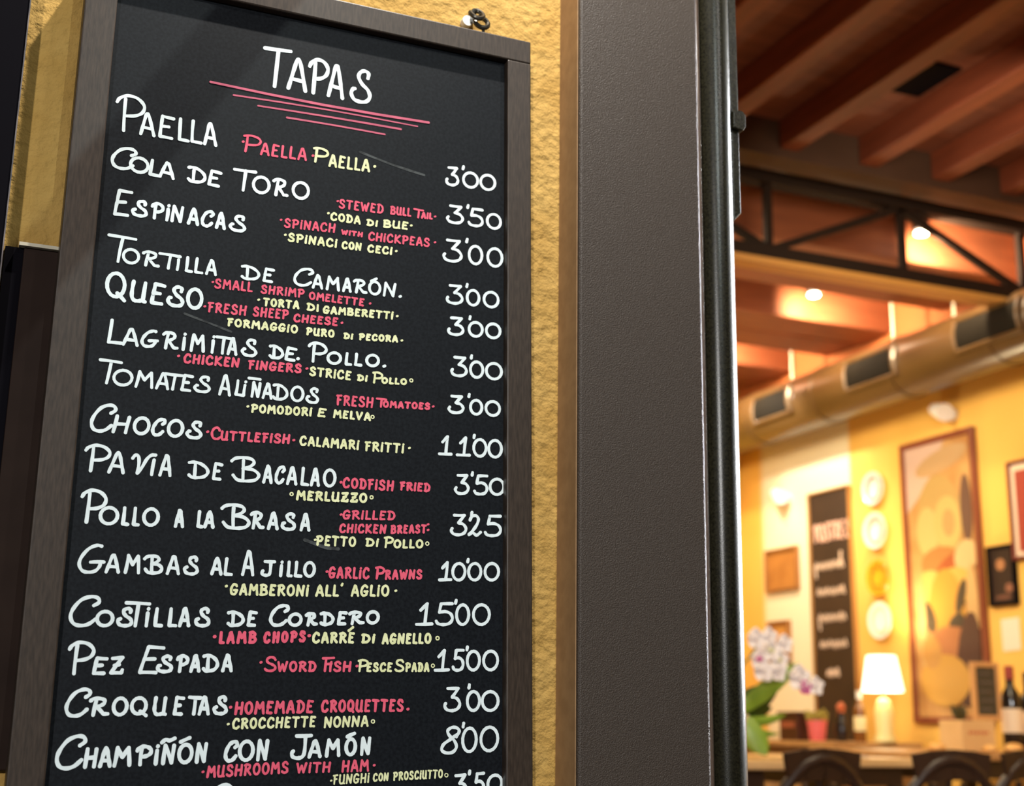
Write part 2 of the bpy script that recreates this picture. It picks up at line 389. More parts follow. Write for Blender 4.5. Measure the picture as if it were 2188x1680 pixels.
WRITING=[
('title','TAPAS',0.0048,'T,2879,16542,3200,16587,507,0;A,3198,16574,3413,16576,409,0;P,3452,16571,3688,16587,456,0;A,3708,16579,3888,16576,427,0;S,3999,16567,4242,16584,430,0'),
('dish_name','PAELLA',0.00389,'P,1215,15638,1530,15645,445,-24;A,1492,15636,1643,15638,264,-18;E,1706,15640,1871,15643,266,-18;L,1934,15644,2040,15646,267,-18;L,2082,15646,2195,15649,268,-18;A,2236,15649,2367,15652,269,-18'),
('dish_name','COLA DE TORO',0.00389,'C,1201,15172,1462,15157,264,0;O,1408,15157,1606,15152,178,0;L,1631,15151,1751,15148,179,0;A,1749,15148,1902,15144,180,0;D,2073,15150,2268,15145,176,0;E,2315,15144,2451,15140,177,0;T,2610,15133,2865,15151,256,0;O,2845,15141,3036,15146,203,0;R,3089,15147,3260,15151,205,0;O,3330,15152,3521,15157,206,0'),
('dish_name','ESPINACAS',0.00389,'E,1276,14593,1448,14607,299,0;S,1477,14622,1631,14622,181,0;P,1693,14622,1817,14622,182,0;i,1851,14621,1894,14621,183,0;N,1928,14621,2038,14621,183,0;A,2117,14621,2222,14621,184,0;C,2274,14620,2397,14620,185,0;A,2444,14620,2535,14620,186,0;S,2604,14620,2774,14619,187,0'),
('dish_name','TORTILLA',0.00343,'T,1227,14033,1527,14037,304,13;O,1418,14037,1589,14036,164,0;R,1637,14036,1816,14036,165,0;T,1821,14036,2055,14036,166,0;i,2012,14036,2060,14035,167,0;L,2130,14035,2195,14035,167,0;L,2237,14035,2314,14035,168,0;A,2367,14035,2472,14035,169,0'),
('dish_name','DE',0.00343,'D,2778,14041,2979,14043,153,0;E,3039,14043,3153,14045,154,0'),
('dish_name','CAMARON',0.00343,'C,3411,14052,3632,14052,215,0;A,3641,14046,3748,14049,157,0;M,3814,14050,3957,14054,158,0;A,4018,14056,4104,14058,159,0;R,4147,14059,4305,14064,159,0;O,4342,14065,4478,14069,160,0;N,4533,14070,4670,14074,161,0;^,4361,14228,4427,14225,48,0;.,4734,14080,4758,14084,24,0'),
('dish_name','QUESO',0.00435,'Q,1268,13606,1475,13598,291,0;U,1546,13598,1698,13598,226,0;E,1770,13598,1903,13598,228,0;S,1954,13598,2120,13598,229,0;O,2176,13598,2335,13598,230,0'),
('dish_name','LAGRIMITAS DE POLLO',0.00366,'L,1335,13070,1484,13079,265,0;A,1503,13071,1654,13075,184,0;G,1703,13076,1872,13081,186,0;R,1937,13082,2097,13086,187,0;i,2151,13088,2188,13089,188,0;M,2257,13090,2394,13094,189,0;i,2480,13096,2518,13097,190,0;T,2540,13098,2701,13102,190,0;A,2680,13101,2771,13104,191,0;S,2843,13106,3001,13110,192,0;D,3167,13118,3318,13116,142,0;E,3357,13116,3475,13114,143,0;.,3501,13137,3518,13139,17,0;P,3632,13132,3844,13122,231,0;O,3866,13127,4022,13136,134,0;L,4091,13139,4149,13143,135,0;L,4206,13146,4278,13150,135,0;O,4346,13153,4495,13162,136,0;.,4564,13169,4591,13172,27,0'),
('dish_name','TOMATES ALINADOS',0.00343,'T,1253,12604,1483,12606,258,17;O,1429,12596,1626,12600,172,6;M,1678,12601,1852,12605,174,6;A,1904,12606,2028,12609,175,6;T,1987,12608,2195,12613,175,6;E,2180,12613,2290,12615,176,6;S,2327,12616,2492,12620,177,6;A,2615,12611,2728,12610,228,0;L,2797,12624,2890,12624,168,4;i,2873,12624,2917,12624,168,4;N,2987,12625,3070,12625,169,4;A,3118,12625,3213,12625,170,4;D,3234,12625,3396,12626,170,4;O,3450,12626,3587,12626,171,4;S,3635,12627,3767,12627,172,4;-,2940,12839,3072,12837,22,0'),
('dish_name','CHOCOS',0.00389,'C,1233,12051,1471,12055,301,17;H,1476,12060,1627,12062,181,11;O,1693,12063,1850,12066,182,11;C,1897,12066,2020,12068,183,11;O,2066,12069,2222,12071,184,11;S,2279,12072,2432,12074,185,11'),
('dish_name','PAVIA DE BACALAO',0.00366,'P,1207,11602,1465,11601,288,0;A,1468,11604,1619,11608,222,8;V,1703,11610,1947,11616,224,8;i,1903,11615,1964,11616,225,8;A,2017,11617,2127,11620,225,8;D,2331,11621,2543,11623,174,0;E,2608,11623,2696,11624,175,0;B,2804,11625,3123,11631,269,0;A,3184,11632,3270,11633,189,0;C,3325,11635,3417,11636,190,0;A,3462,11637,3560,11639,191,0;L,3627,11641,3699,11642,192,0;A,3743,11643,3827,11645,192,0;O,3894,11646,4023,11649,193,0'),
('dish_name','POLLO A LA BRASA',0.00389,'P,1213,11038,1467,11033,353,0;O,1419,11031,1600,11037,179,0;L,1660,11040,1714,11041,180,0;L,1775,11043,1824,11045,181,0;O,1880,11047,2035,11052,182,0;A,2229,11057,2306,11059,178,0;L,2475,11070,2522,11071,169,0;A,2553,11072,2642,11073,170,0;B,2730,11080,3043,11082,262,0;R,3067,11096,3208,11100,178,0;A,3271,11102,3370,11105,179,0;S,3427,11106,3571,11111,180,0;A,3651,11113,3742,11116,181,0'),
('dish_name','GAMBAS AL AJILLO',0.00366,'G,1245,10499,1498,10499,293,0;A,1531,10512,1658,10516,183,0;M,1732,10518,1871,10522,185,0;B,1925,10524,2116,10529,186,0;A,2180,10531,2299,10535,187,0;S,2363,10537,2503,10541,188,0;A,2665,10553,2766,10555,174,0;L,2810,10556,2881,10557,175,0;A,3009,10565,3123,10567,261,0;J,3226,10568,3364,10572,156,0;i,3429,10574,3461,10575,157,0;L,3526,10577,3563,10579,157,0;L,3608,10580,3677,10582,158,0;O,3716,10583,3830,10587,159,0'),
('dish_name','COSTILLAS DE CORDERO',0.00389,'C,1206,9928,1492,9930,310,0;O,1479,9934,1641,9940,152,0;S,1696,9943,1841,9948,184,0;T,1770,9946,2014,9955,245,0;i,1983,9954,2022,9956,185,0;L,2090,9958,2158,9961,181,0;L,2239,9964,2309,9967,181,0;A,2355,9969,2450,9973,187,0;S,2526,9976,2669,9981,188,0;D,2880,9995,3047,10001,144,0;E,3103,10004,3188,10007,145,0;C,3356,10014,3555,10022,220,0;O,3569,10020,3705,10030,126,0;R,3763,10033,3884,10042,127,0;D,3936,10045,4076,10055,128,0;E,4139,10059,4230,10066,129,0;R,4272,10069,4436,10080,129,0;O,4483,10083,4616,10092,130,0'),
('dish_name','PEZ ESPADA',0.00389,'P,1228,9427,1477,9429,324,0;E,1489,9432,1615,9439,159,0;Z,1665,9442,1784,9448,160,0;E,1961,9452,2166,9461,276,37;S,2152,9470,2300,9476,163,0;P,2360,9479,2470,9483,164,0;A,2511,9485,2596,9489,165,0;D,2642,9491,2794,9497,166,0;A,2856,9499,2948,9503,167,0'),
('dish_name','CROQUETAS',0.00389,'C,1249,8987,1480,8998,271,0;R,1488,9003,1671,9008,171,0;O,1726,9009,1863,9013,172,0;Q,1913,9014,2072,9018,174,0;U,2152,9020,2269,9024,175,0;E,2364,9026,2452,9028,176,0;T,2518,9030,2638,9033,177,0;A,2633,9033,2728,9036,177,0;S,2790,9037,2922,9041,178,0'),
('dish_name','CHAMPINON',0.00412,'C,1201,8455,1473,8471,320,0;H,1488,8475,1590,8480,180,0;A,1638,8482,1737,8487,181,0;M,1784,8489,1937,8496,182,0;P,2009,8500,2155,8507,183,0;i,2193,8508,2232,8510,184,0;N,2285,8513,2389,8518,185,0;O,2447,8520,2582,8527,186,0;N,2640,8529,2731,8534,187,0;~,2258,8725,2391,8735,39,0;^,2455,8736,2549,8741,44,0'),
('dish_name','CON',0.00412,'C,2946,8540,3070,8545,199,0;O,3098,8546,3244,8553,200,0;N,3303,8556,3399,8560,201,0'),
('dish_name','JAMON',0.00412,'J,3677,8570,3888,8579,239,0;A,3877,8587,3999,8593,169,0;M,4075,8598,4214,8606,170,0;O,4296,8610,4404,8616,171,0;N,4481,8620,4569,8625,172,0;^,4305,8807,4386,8813,36,0'),
('dish_name','',0.00412,'P,2872,7985,3060,7991,301,0'),
('price',"3'00",0.00366,"3,5302,15667,5459,15674,236,0;',5508,15659,5540,15660,270,0;0,5532,15677,5730,15685,202,0;0,5770,15686,5971,15695,203,0"),
('price',"3'50",0.00366,"3,5329,15161,5536,15164,226,0;',5585,15148,5617,15149,260,0;5,5621,15166,5806,15169,227,0;0,5872,15170,6059,15173,195,0"),
('price',"3'00",0.00366,"3,5293,14640,5530,14647,278,0;',5579,14631,5617,14632,313,0;0,5634,14650,5810,14655,240,0;0,5889,14657,6088,14663,241,0"),
('price',"3'00",0.00366,"3,5353,14089,5557,14096,231,0;',5599,14080,5630,14082,265,0;0,5622,14098,5784,14104,198,0;0,5850,14106,6046,14113,199,0"),
('price',"3'00",0.00366,"3,5383,13682,5579,13690,216,0;',5652,13676,5678,13677,250,0;0,5657,13693,5837,13700,184,0;0,5890,13702,6079,13710,186,0"),
('price',"3'00",0.00366,"3,5440,13159,5636,13163,236,0;',5684,13148,5709,13148,271,0;0,5688,13164,5855,13168,202,0;0,5901,13169,6108,13174,204,0"),
('price',"3'00",0.00366,"3,5417,12685,5604,12690,209,0;',5664,12675,5689,12676,244,0;0,5700,12693,5852,12697,179,0;0,5905,12699,6091,12704,180,0"),
('price',"11'00",0.00366,"1,5311,12152,5464,12157,222,0;1,5541,12160,5703,12166,223,0;',5744,12150,5769,12151,258,0;0,5755,12167,5919,12173,212,0;0,5953,12174,6125,12180,213,0"),
('price',"3'50",0.00366,"3,5529,11684,5696,11692,226,0;',5731,11677,5755,11678,260,0;5,5778,11696,5941,11705,227,0;0,5981,11707,6165,11716,194,0"),
('price',"3'25",0.00366,"3,5489,11179,5678,11187,239,0;',5731,11172,5761,11173,274,0;2,5711,11188,5872,11195,240,0;5,5930,11197,6130,11205,242,0"),
('price',"10'00",0.00366,"1,5356,10626,5500,10633,211,0;0,5521,10634,5679,10643,200,0;',5696,10627,5726,10628,247,0;0,5724,10645,5884,10654,201,0;0,5936,10656,6115,10666,202,0"),
('price',"15'00",0.00366,"1,5086,10092,5279,10100,244,0;5,5330,10102,5531,10110,246,0;',5554,10094,5584,10095,281,0;0,5583,10112,5739,10118,233,0;0,5797,10121,6004,10129,235,0"),
('price',"15'00",0.00366,"1,5334,9571,5499,9577,231,0;5,5556,9579,5681,9583,232,0;',5716,9568,5739,9569,266,0;0,5732,9585,5889,9591,220,0;0,5940,9593,6122,9599,221,0"),
('price',"3'00",0.00366,"3,5464,9115,5651,9118,255,0;',5750,9103,5774,9103,290,0;0,5744,9120,5899,9122,219,0;0,5933,9123,6137,9126,220,0"),
('price',"8'00",0.00366,"8,5437,8636,5652,8646,282,0;',5686,8631,5715,8633,317,0;0,5697,8649,5868,8657,268,0;0,5925,8659,6140,8670,270,0"),
('price',"3'50",0.00366,"3,5594,8156,5757,8168,227,0;',5779,8153,5802,8155,261,0;5,5854,8175,5972,8184,228,0;0,6023,8188,6201,8202,195,0"),
('title_underline','',0.00305,'-,2251,16459,5038,16470,19,0'),
('title_underline','',0.00196,'-,2535,16345,4888,16389,19,0'),
('title_underline','',0.00239,'-,2843,16265,4671,16308,19,0'),
('title_underline','',0.00239,'-,3202,16180,4458,16196,19,0'),
('english_name','PAELLA',0.00283,'.,2686,15760,2703,15763,17,0;P,2699,15643,2905,15642,215,0;A,2915,15640,3005,15644,143,0;E,3049,15646,3123,15649,143,0;L,3166,15651,3226,15654,144,0;L,3270,15656,3330,15658,144,0;A,3374,15660,3466,15664,145,0;.,3549,15736,3566,15739,18,0'),
('italian_name','PAELLA',0.00305,'P,3564,15667,3743,15661,187,0;A,3767,15642,3847,15645,144,0;E,3890,15647,3955,15649,145,0;L,3999,15651,4051,15653,145,0;L,4094,15655,4147,15657,146,0;A,4190,15658,4272,15661,146,0;.,4341,15736,4359,15740,18,0'),
('english_name','STEWED BULL TAIL',0.00244,'.,3889,15196,3907,15199,18,0;S,3920,15117,3979,15119,104,0;T,4013,15121,4077,15123,104,0;E,4111,15124,4163,15126,105,0;W,4197,15127,4286,15130,105,0;E,4320,15132,4373,15133,105,0;D,4407,15135,4472,15137,106,0;B,4581,15147,4630,15149,94,0;U,4661,15151,4710,15153,94,0;L,4742,15154,4772,15156,94,0;L,4803,15157,4834,15159,94,0;T,4883,15152,5001,15155,107,0;A,4988,15157,5031,15161,70,0;i,5052,15162,5073,15164,70,0;L,5094,15166,5120,15168,70,0;.,5159,15202,5178,15205,19,0'),
('italian_name','CODA DI BUE',0.0027,'.,3779,15019,3797,15022,18,0;C,3823,14943,3885,14944,89,0;O,3921,14945,3984,14946,89,0;D,4020,14946,4083,14947,90,0;A,4120,14948,4183,14949,90,0;D,4281,14950,4355,14952,66,0;i,4384,14953,4416,14954,66,0;B,4498,14960,4577,14965,85,0;U,4617,14968,4697,14973,85,0;E,4737,14976,4802,14980,85,0;.,4847,15032,4865,15035,18,0'),
('english_name','SPINACH WITH CHICKPEAS',0.00244,'.,3202,14839,3219,14842,17,0;S,3256,14760,3317,14763,101,0;P,3352,14764,3417,14767,101,0;i,3442,14768,3471,14770,102,0;N,3496,14771,3566,14774,102,0;A,3601,14775,3667,14778,102,0;C,3702,14780,3768,14783,102,0;H,3803,14785,3870,14788,103,0;W,3965,14782,4031,14784,49,0;i,4053,14784,4075,14785,49,0;T,4096,14785,4143,14786,49,0;H,4174,14787,4221,14788,49,0;C,4312,14758,4375,14761,98,0;H,4409,14762,4472,14765,98,0;i,4497,14766,4525,14768,98,0;C,4550,14769,4614,14772,99,0;K,4649,14773,4713,14776,99,0;P,4747,14778,4811,14781,99,0;E,4846,14783,4898,14785,99,0;A,4933,14787,4998,14790,100,0;S,5033,14791,5094,14794,100,0;.,5169,14858,5188,14861,19,0'),
('italian_name','SPINACI CON CECI',0.0027,'.,3264,14657,3281,14660,17,0;S,3313,14590,3376,14591,93,0;P,3413,14592,3481,14593,93,0;i,3509,14593,3539,14594,93,0;N,3566,14594,3639,14595,93,0;A,3677,14596,3746,14597,94,0;C,3784,14598,3853,14599,94,0;i,3881,14600,3912,14600,94,0;C,3981,14598,4033,14600,82,0;O,4067,14602,4119,14605,83,0;N,4154,14607,4210,14610,83,0;C,4308,14605,4371,14607,83,0;E,4408,14609,4460,14610,83,0;C,4497,14612,4561,14614,84,0;i,4588,14615,4617,14616,84,0;.,4663,14663,4682,14665,18,0'),
('english_name','SMALL SHRIMP OMELETTE',0.00244,'.,2444,13942,2460,13944,16,0;S,2479,13880,2539,13882,102,0;M,2573,13883,2654,13886,102,0;A,2688,13888,2753,13890,102,0;L,2787,13891,2829,13893,103,0;L,2864,13894,2906,13895,103,0;S,3024,13893,3082,13894,92,0;H,3116,13895,3178,13897,92,0;R,3213,13898,3275,13899,92,0;i,3301,13900,3328,13901,92,0;M,3353,13902,3433,13904,93,0;P,3467,13905,3531,13906,93,0;O,3607,13897,3665,13897,82,0;M,3699,13898,3773,13898,82,0;E,3806,13898,3854,13899,82,0;L,3887,13899,3925,13899,82,0;E,3958,13900,4006,13900,82,0;T,4040,13900,4100,13901,83,0;T,4134,13901,4194,13901,83,0;E,4228,13901,4277,13902,83,0;.,4355,13938,4373,13940,18,0'),
('italian_name','TORTA DI GAMBERETTI',0.0027,'.,2992,13799,3009,13801,17,0;T,3062,13742,3116,13744,84,0;O,3151,13746,3205,13748,84,0;R,3240,13749,3295,13752,84,0;T,3330,13753,3385,13755,84,0;A,3420,13757,3475,13759,85,0;D,3586,13760,3666,13758,73,0;I,3696,13757,3726,13757,74,0;G,3788,13746,3847,13749,80,0;A,3882,13750,3941,13753,80,0;M,3977,13755,4052,13758,80,0;B,4088,13760,4147,13762,80,0;E,4183,13764,4231,13766,81,0;R,4267,13768,4327,13770,81,0;E,4363,13772,4412,13774,81,0;T,4448,13776,4509,13778,81,0;T,4545,13780,4606,13783,81,0;i,4633,13784,4660,13785,82,0;.,4707,13823,4725,13826,18,0'),
('english_name','FRESH SHEEP CHEESE',0.00261,'.,2372,13634,2388,13636,16,0;F,2419,13581,2469,13582,105,0;R,2505,13584,2568,13586,105,0;E,2604,13587,2655,13588,105,0;S,2691,13589,2751,13591,106,0;H,2787,13592,2852,13595,106,0;S,2948,13600,3002,13602,101,0;H,3037,13603,3095,13605,101,0;E,3130,13606,3177,13608,101,0;E,3212,13609,3259,13611,102,0;P,3294,13612,3353,13614,102,0;C,3436,13594,3499,13596,85,0;H,3535,13597,3599,13600,85,0;E,3635,13601,3687,13602,85,0;E,3723,13604,3775,13605,85,0;S,3811,13607,3872,13609,86,0;E,3908,13610,3960,13612,86,0;.,4014,13649,4032,13651,17,0'),
('italian_name','FORMAGGIO PURO DI PECORA',0.0027,'F,2656,13442,2706,13442,82,0;O,2743,13443,2806,13444,82,0;R,2842,13445,2905,13446,82,0;M,2942,13447,3022,13448,83,0;A,3059,13449,3123,13450,83,0;G,3160,13451,3224,13452,83,0;G,3261,13453,3326,13454,83,0;i,3353,13454,3382,13455,83,0;O,3409,13455,3474,13456,84,0;P,3597,13452,3651,13454,78,0;U,3686,13455,3741,13456,79,0;R,3776,13457,3831,13458,79,0;O,3866,13459,3921,13460,79,0;D,4057,13464,4112,13465,56,0;i,4138,13465,4163,13466,56,0;P,4249,13470,4300,13474,68,0;E,4335,13476,4375,13478,68,0;C,4410,13481,4461,13484,68,0;O,4495,13486,4547,13489,69,0;R,4582,13492,4634,13495,69,0;A,4668,13497,4721,13501,69,0;.,4778,13521,4796,13523,18,0'),
('english_name','CHICKEN FINGERS',0.00283,'.,2118,13006,2134,13008,16,0;C,2192,12941,2256,12943,95,0;H,2294,12944,2358,12946,95,0;i,2385,12947,2414,12948,95,0;C,2442,12949,2506,12950,96,0;K,2544,12952,2609,12953,96,0;E,2648,12955,2700,12956,96,0;N,2738,12957,2808,12959,96,0;F,2933,12955,2986,12957,91,0;i,3014,12958,3043,12959,91,0;N,3071,12960,3141,12962,92,0;G,3179,12963,3245,12966,92,0;E,3284,12967,3337,12969,92,0;R,3376,12970,3443,12972,93,0;S,3482,12974,3545,12976,93,0;.,3614,13030,3631,13032,17,0'),
('italian_name','STRICE DI POLLO',0.0027,'S,3662,12958,3721,12958,94,0;T,3757,12958,3820,12958,94,0;R,3856,12958,3919,12958,95,0;i,3946,12958,3974,12958,95,0;C,4001,12958,4065,12958,95,0;E,4101,12958,4153,12958,95,0;D,4248,12961,4311,12962,61,0;i,4338,12963,4367,12964,61,0;P,4436,12953,4551,12951,131,0;O,4553,12961,4612,12964,62,0;L,4648,12966,4685,12968,62,0;L,4721,12970,4758,12972,62,0;O,4794,12974,4854,12977,62,0;o,4921,13033,4939,13035,18,0'),
('english_name','FRESH TOMATOES',0.00261,'F,4003,12635,4054,12636,112,0;R,4090,12637,4154,12639,112,0;E,4190,12640,4242,12642,112,0;S,4278,12643,4339,12644,113,0;H,4375,12645,4440,12647,113,0;T,4494,12663,4610,12665,96,0;O,4582,12667,4635,12670,67,0;M,4669,12671,4737,12675,68,0;A,4771,12677,4825,12680,68,0;T,4859,12682,4913,12685,68,0;O,4947,12687,5001,12690,68,0;E,5035,12692,5079,12694,68,0;S,5113,12696,5164,12699,69,0;.,5209,12734,5227,12736,18,0'),
('italian_name','POMODORI E MELVA',0.0027,'.,2945,12499,2961,12500,16,0;P,2997,12441,3057,12443,85,0;O,3092,12445,3152,12447,85,0;M,3188,12448,3264,12451,86,0;O,3300,12453,3360,12455,86,0;D,3396,12457,3457,12459,86,0;O,3493,12460,3554,12463,87,0;R,3590,12464,3652,12467,87,0;i,3678,12468,3706,12469,87,0;E,3784,12471,3871,12475,87,0;M,3976,12478,4055,12479,82,0;E,4091,12480,4141,12481,82,0;L,4178,12481,4218,12482,83,0;V,4254,12482,4317,12483,83,0;A,4354,12483,4417,12484,83,0;o,4449,12528,4466,12530,17,0'),
('english_name','CUTTLEFISH',0.00283,'.,2506,12157,2522,12159,16,0;C,2559,12089,2650,12080,131,0;U,2671,12084,2734,12087,93,0;T,2772,12088,2837,12091,94,0;T,2875,12092,2939,12095,94,0;L,2977,12096,3018,12098,94,0;E,3056,12099,3109,12101,94,0;F,3147,12103,3199,12105,95,0;i,3227,12106,3257,12107,95,0;S,3285,12108,3347,12110,95,0;H,3385,12112,3452,12115,95,0;.,3504,12153,3521,12154,17,0'),
('italian_name','CALAMARI FRITTI',0.0027,'C,3589,12109,3651,12110,97,0;A,3687,12110,3750,12111,97,0;L,3786,12111,3825,12112,97,0;A,3862,12112,3925,12113,98,0;M,3961,12114,4041,12115,98,0;A,4078,12115,4142,12116,98,0;R,4178,12117,4243,12118,98,0;i,4269,12118,4298,12118,99,0;F,4378,12114,4432,12115,99,0;R,4470,12117,4538,12119,99,0;i,4566,12120,4596,12121,100,0;T,4624,12122,4692,12124,100,0;T,4730,12125,4800,12127,100,0;i,4828,12128,4858,12129,100,0;.,4921,12188,4939,12190,18,0'),
('english_name','CODFISH FRIED',0.00283,'.,4093,11703,4110,11704,17,0;C,4130,11649,4193,11650,107,0;O,4231,11651,4295,11652,107,0;D,4333,11652,4397,11653,108,0;F,4435,11654,4486,11655,108,0;i,4514,11655,4543,11656,108,0;S,4571,11656,4632,11657,108,0;H,4670,11658,4735,11659,109,0;F,4832,11677,4878,11678,86,0;R,4915,11678,4973,11679,87,0;i,4999,11680,5026,11680,87,0;E,5052,11681,5099,11682,87,0;D,5136,11683,5195,11684,87,0'),
('italian_name','MERLUZZO',0.00296,'o,3517,11519,3533,11520,16,0;M,3586,11464,3673,11467,93,0;E,3713,11468,3769,11470,93,0;R,3809,11472,3879,11475,93,0;L,3919,11476,3964,11478,94,0;U,4004,11479,4075,11482,94,0;Z,4115,11483,4186,11486,94,0;Z,4227,11487,4299,11490,95,0;O,4339,11491,4412,11494,95,0;o,4477,11555,4494,11556,17,0'),
('english_name','GRILLED CHICKEN BREAST',0.00261,'.,4111,11322,4128,11323,17,0;G,4146,11279,4219,11283,91,0;R,4257,11285,4331,11289,91,0;i,4359,11290,4391,11292,91,0;L,4419,11293,4467,11296,91,0;L,4505,11298,4554,11301,92,0;E,4592,11303,4653,11306,92,0;D,4691,11308,4767,11312,92,0;C,4114,11117,4170,11120,90,0;H,4205,11122,4261,11124,90,0;i,4286,11126,4312,11127,90,0;C,4337,11128,4394,11131,91,0;K,4428,11132,4486,11135,91,0;E,4520,11137,4566,11139,91,0;N,4601,11140,4663,11143,91,0;B,4740,11148,4785,11152,86,0;R,4818,11154,4863,11158,86,0;E,4895,11161,4931,11163,87,0;A,4964,11166,5010,11170,87,0;S,5042,11172,5085,11176,87,0;T,5118,11178,5164,11182,87,0;.,5190,11213,5208,11215,18,0;.,5188,11281,5206,11282,18,0'),
('italian_name','PETTO DI POLLO',0.0027,'.,3819,11007,3836,11008,17,0;P,3844,10953,3907,10955,99,0;E,3944,10956,3995,10957,99,0;T,4031,10958,4096,10960,100,0;T,4132,10961,4197,10963,100,0;O,4234,10964,4299,10966,100,0;D,4437,10980,4521,10982,79,0;i,4552,10983,4587,10984,79,0;P,4660,10977,4761,10979,118,0;O,4781,10979,4852,10984,85,0;L,4890,10986,4935,10989,85,0;L,4973,10991,5019,10994,86,0;O,5057,10996,5128,11001,86,0;o,5189,11051,5207,11052,18,0'),
('english_name','GARLIC PRAWNS',0.00283,'.,3976,10649,3992,10650,17,0;G,4012,10586,4071,10588,113,0;A,4107,10589,4166,10591,114,0;R,4203,10592,4263,10594,114,0;L,4300,10595,4337,10596,114,0;i,4364,10597,4391,10598,115,0;C,4418,10599,4478,10601,115,0;P,4567,10605,4666,10605,132,0;R,4687,10606,4741,10610,94,0;A,4777,10612,4831,10616,94,0;W,4867,10618,4945,10623,94,0;N,4981,10625,5040,10629,95,0;S,5076,10631,5128,10635,95,0'),
('italian_name',"GAMBERONI ALL' AGLIO",0.00283,".,2832,10424,2848,10425,16,0;G,2891,10339,2957,10341,109,0;A,2996,10342,3063,10344,109,0;M,3101,10345,3187,10348,110,0;B,3225,10349,3293,10351,110,0;E,3332,10352,3387,10354,110,0;R,3426,10355,3495,10357,111,0;O,3534,10358,3603,10361,111,0;N,3642,10362,3716,10364,111,0;i,3745,10365,3776,10366,112,0;A,3868,10370,3943,10374,112,0;L,3983,10376,4031,10378,112,0;L,4071,10380,4119,10383,113,0;',4149,10374,4178,10375,134,0;A,4288,10391,4361,10394,114,0;G,4400,10396,4473,10400,114,0;L,4513,10402,4560,10404,114,0;i,4589,10405,4621,10407,114,0;O,4651,10408,4725,10412,115,0;.,4813,10471,4830,10472,17,0"),
('english_name','LAMB CHOPS',0.00343,'.,2740,9864,2756,9865,15,0;L,2808,9801,2842,9803,111,0;A,2892,9805,2953,9808,111,0;M,3004,9810,3084,9814,112,0;B,3134,9816,3196,9819,112,0;C,3302,9824,3353,9827,103,0;H,3402,9830,3454,9834,103,0;O,3502,9837,3555,9841,103,0;P,3604,9844,3657,9848,104,0;S,3705,9851,3755,9854,104,0;.,3804,9914,3821,9914,16,0'),
('italian_name','CARRE DI AGNELLO',0.00305,'C,3858,9843,3922,9846,103,0;A,3962,9847,4026,9849,103,0;R,4066,9851,4131,9853,104,0;R,4171,9854,4237,9857,104,0;E,4277,9858,4329,9860,104,0;^,4268,9989,4317,9997,37,0;D,4435,9864,4518,9867,84,0;i,4551,9868,4587,9869,84,0;A,4683,9862,4739,9864,100,0;G,4777,9866,4834,9868,101,0;N,4872,9870,4933,9873,101,0;E,4972,9874,5017,9876,101,0;L,5056,9878,5091,9880,101,0;L,5129,9881,5165,9883,102,0;O,5203,9885,5262,9887,102,0;o,5352,9944,5370,9945,18,0'),
('english_name','SWORD FISH',0.00283,'.,3272,9601,3287,9601,16,0;S,3325,9511,3446,9514,148,0;W,3473,9515,3569,9517,97,0;O,3608,9518,3677,9520,98,0;R,3716,9521,3786,9523,98,0;D,3825,9524,3896,9526,98,0;F,3982,9528,4108,9532,146,0;i,4058,9530,4091,9531,99,0;S,4120,9532,4190,9534,99,0;H,4230,9535,4306,9537,99,0;.,4380,9592,4396,9592,17,0'),
('italian_name','PESCE SPADA',0.00261,'P,4403,9539,4512,9542,123,0;E,4509,9542,4551,9543,86,0;S,4585,9544,4634,9545,86,0;C,4668,9546,4722,9548,86,0;E,4755,9549,4798,9550,87,0;S,4846,9551,4946,9554,124,0;P,4977,9555,5021,9556,87,0;A,5053,9557,5097,9558,87,0;D,5129,9559,5173,9560,88,0;A,5205,9561,5250,9562,88,0;o,5304,9624,5321,9624,17,0'),
('english_name','HOMEMADE CROQUETTES',0.00305,'.,2965,9108,2980,9108,15,0;H,3027,9040,3096,9043,118,0;O,3137,9045,3205,9047,118,0;M,3246,9049,3334,9052,118,0;E,3375,9054,3431,9056,119,0;M,3472,9058,3561,9061,119,0;A,3602,9063,3673,9065,120,0;D,3715,9067,3786,9070,120,0;E,3828,9071,3886,9074,121,0;C,3999,9081,4060,9082,116,0;R,4099,9084,4160,9085,116,0;O,4199,9086,4261,9088,117,0;Q,4300,9089,4362,9091,117,0;U,4401,9092,4463,9093,117,0;E,4503,9094,4553,9096,118,0;T,4592,9097,4655,9098,118,0;T,4695,9100,4758,9101,119,0;E,4798,9102,4849,9104,119,0;S,4889,9105,4949,9106,119,0;.,5010,9122,5027,9123,17,0'),
('italian_name','CROCCHETTE NONNA',0.00261,'.,2951,8928,2966,8928,15,0;C,3010,8884,3070,8886,100,0;R,3105,8888,3166,8890,100,0;O,3201,8891,3261,8894,101,0;C,3297,8895,3358,8898,101,0;C,3393,8899,3455,8901,101,0;H,3490,8903,3552,8905,102,0;E,3588,8907,3638,8908,102,0;T,3674,8910,3736,8912,102,0;T,3772,8914,3835,8916,103,0;E,3871,8917,3922,8919,103,0;N,4039,8911,4110,8914,103,0;O,4146,8916,4214,8919,104,0;N,4250,8920,4322,8923,104,0;N,4359,8925,4432,8928,104,0;A,4469,8929,4537,8932,105,0;o,4600,8980,4617,8981,17,0'),
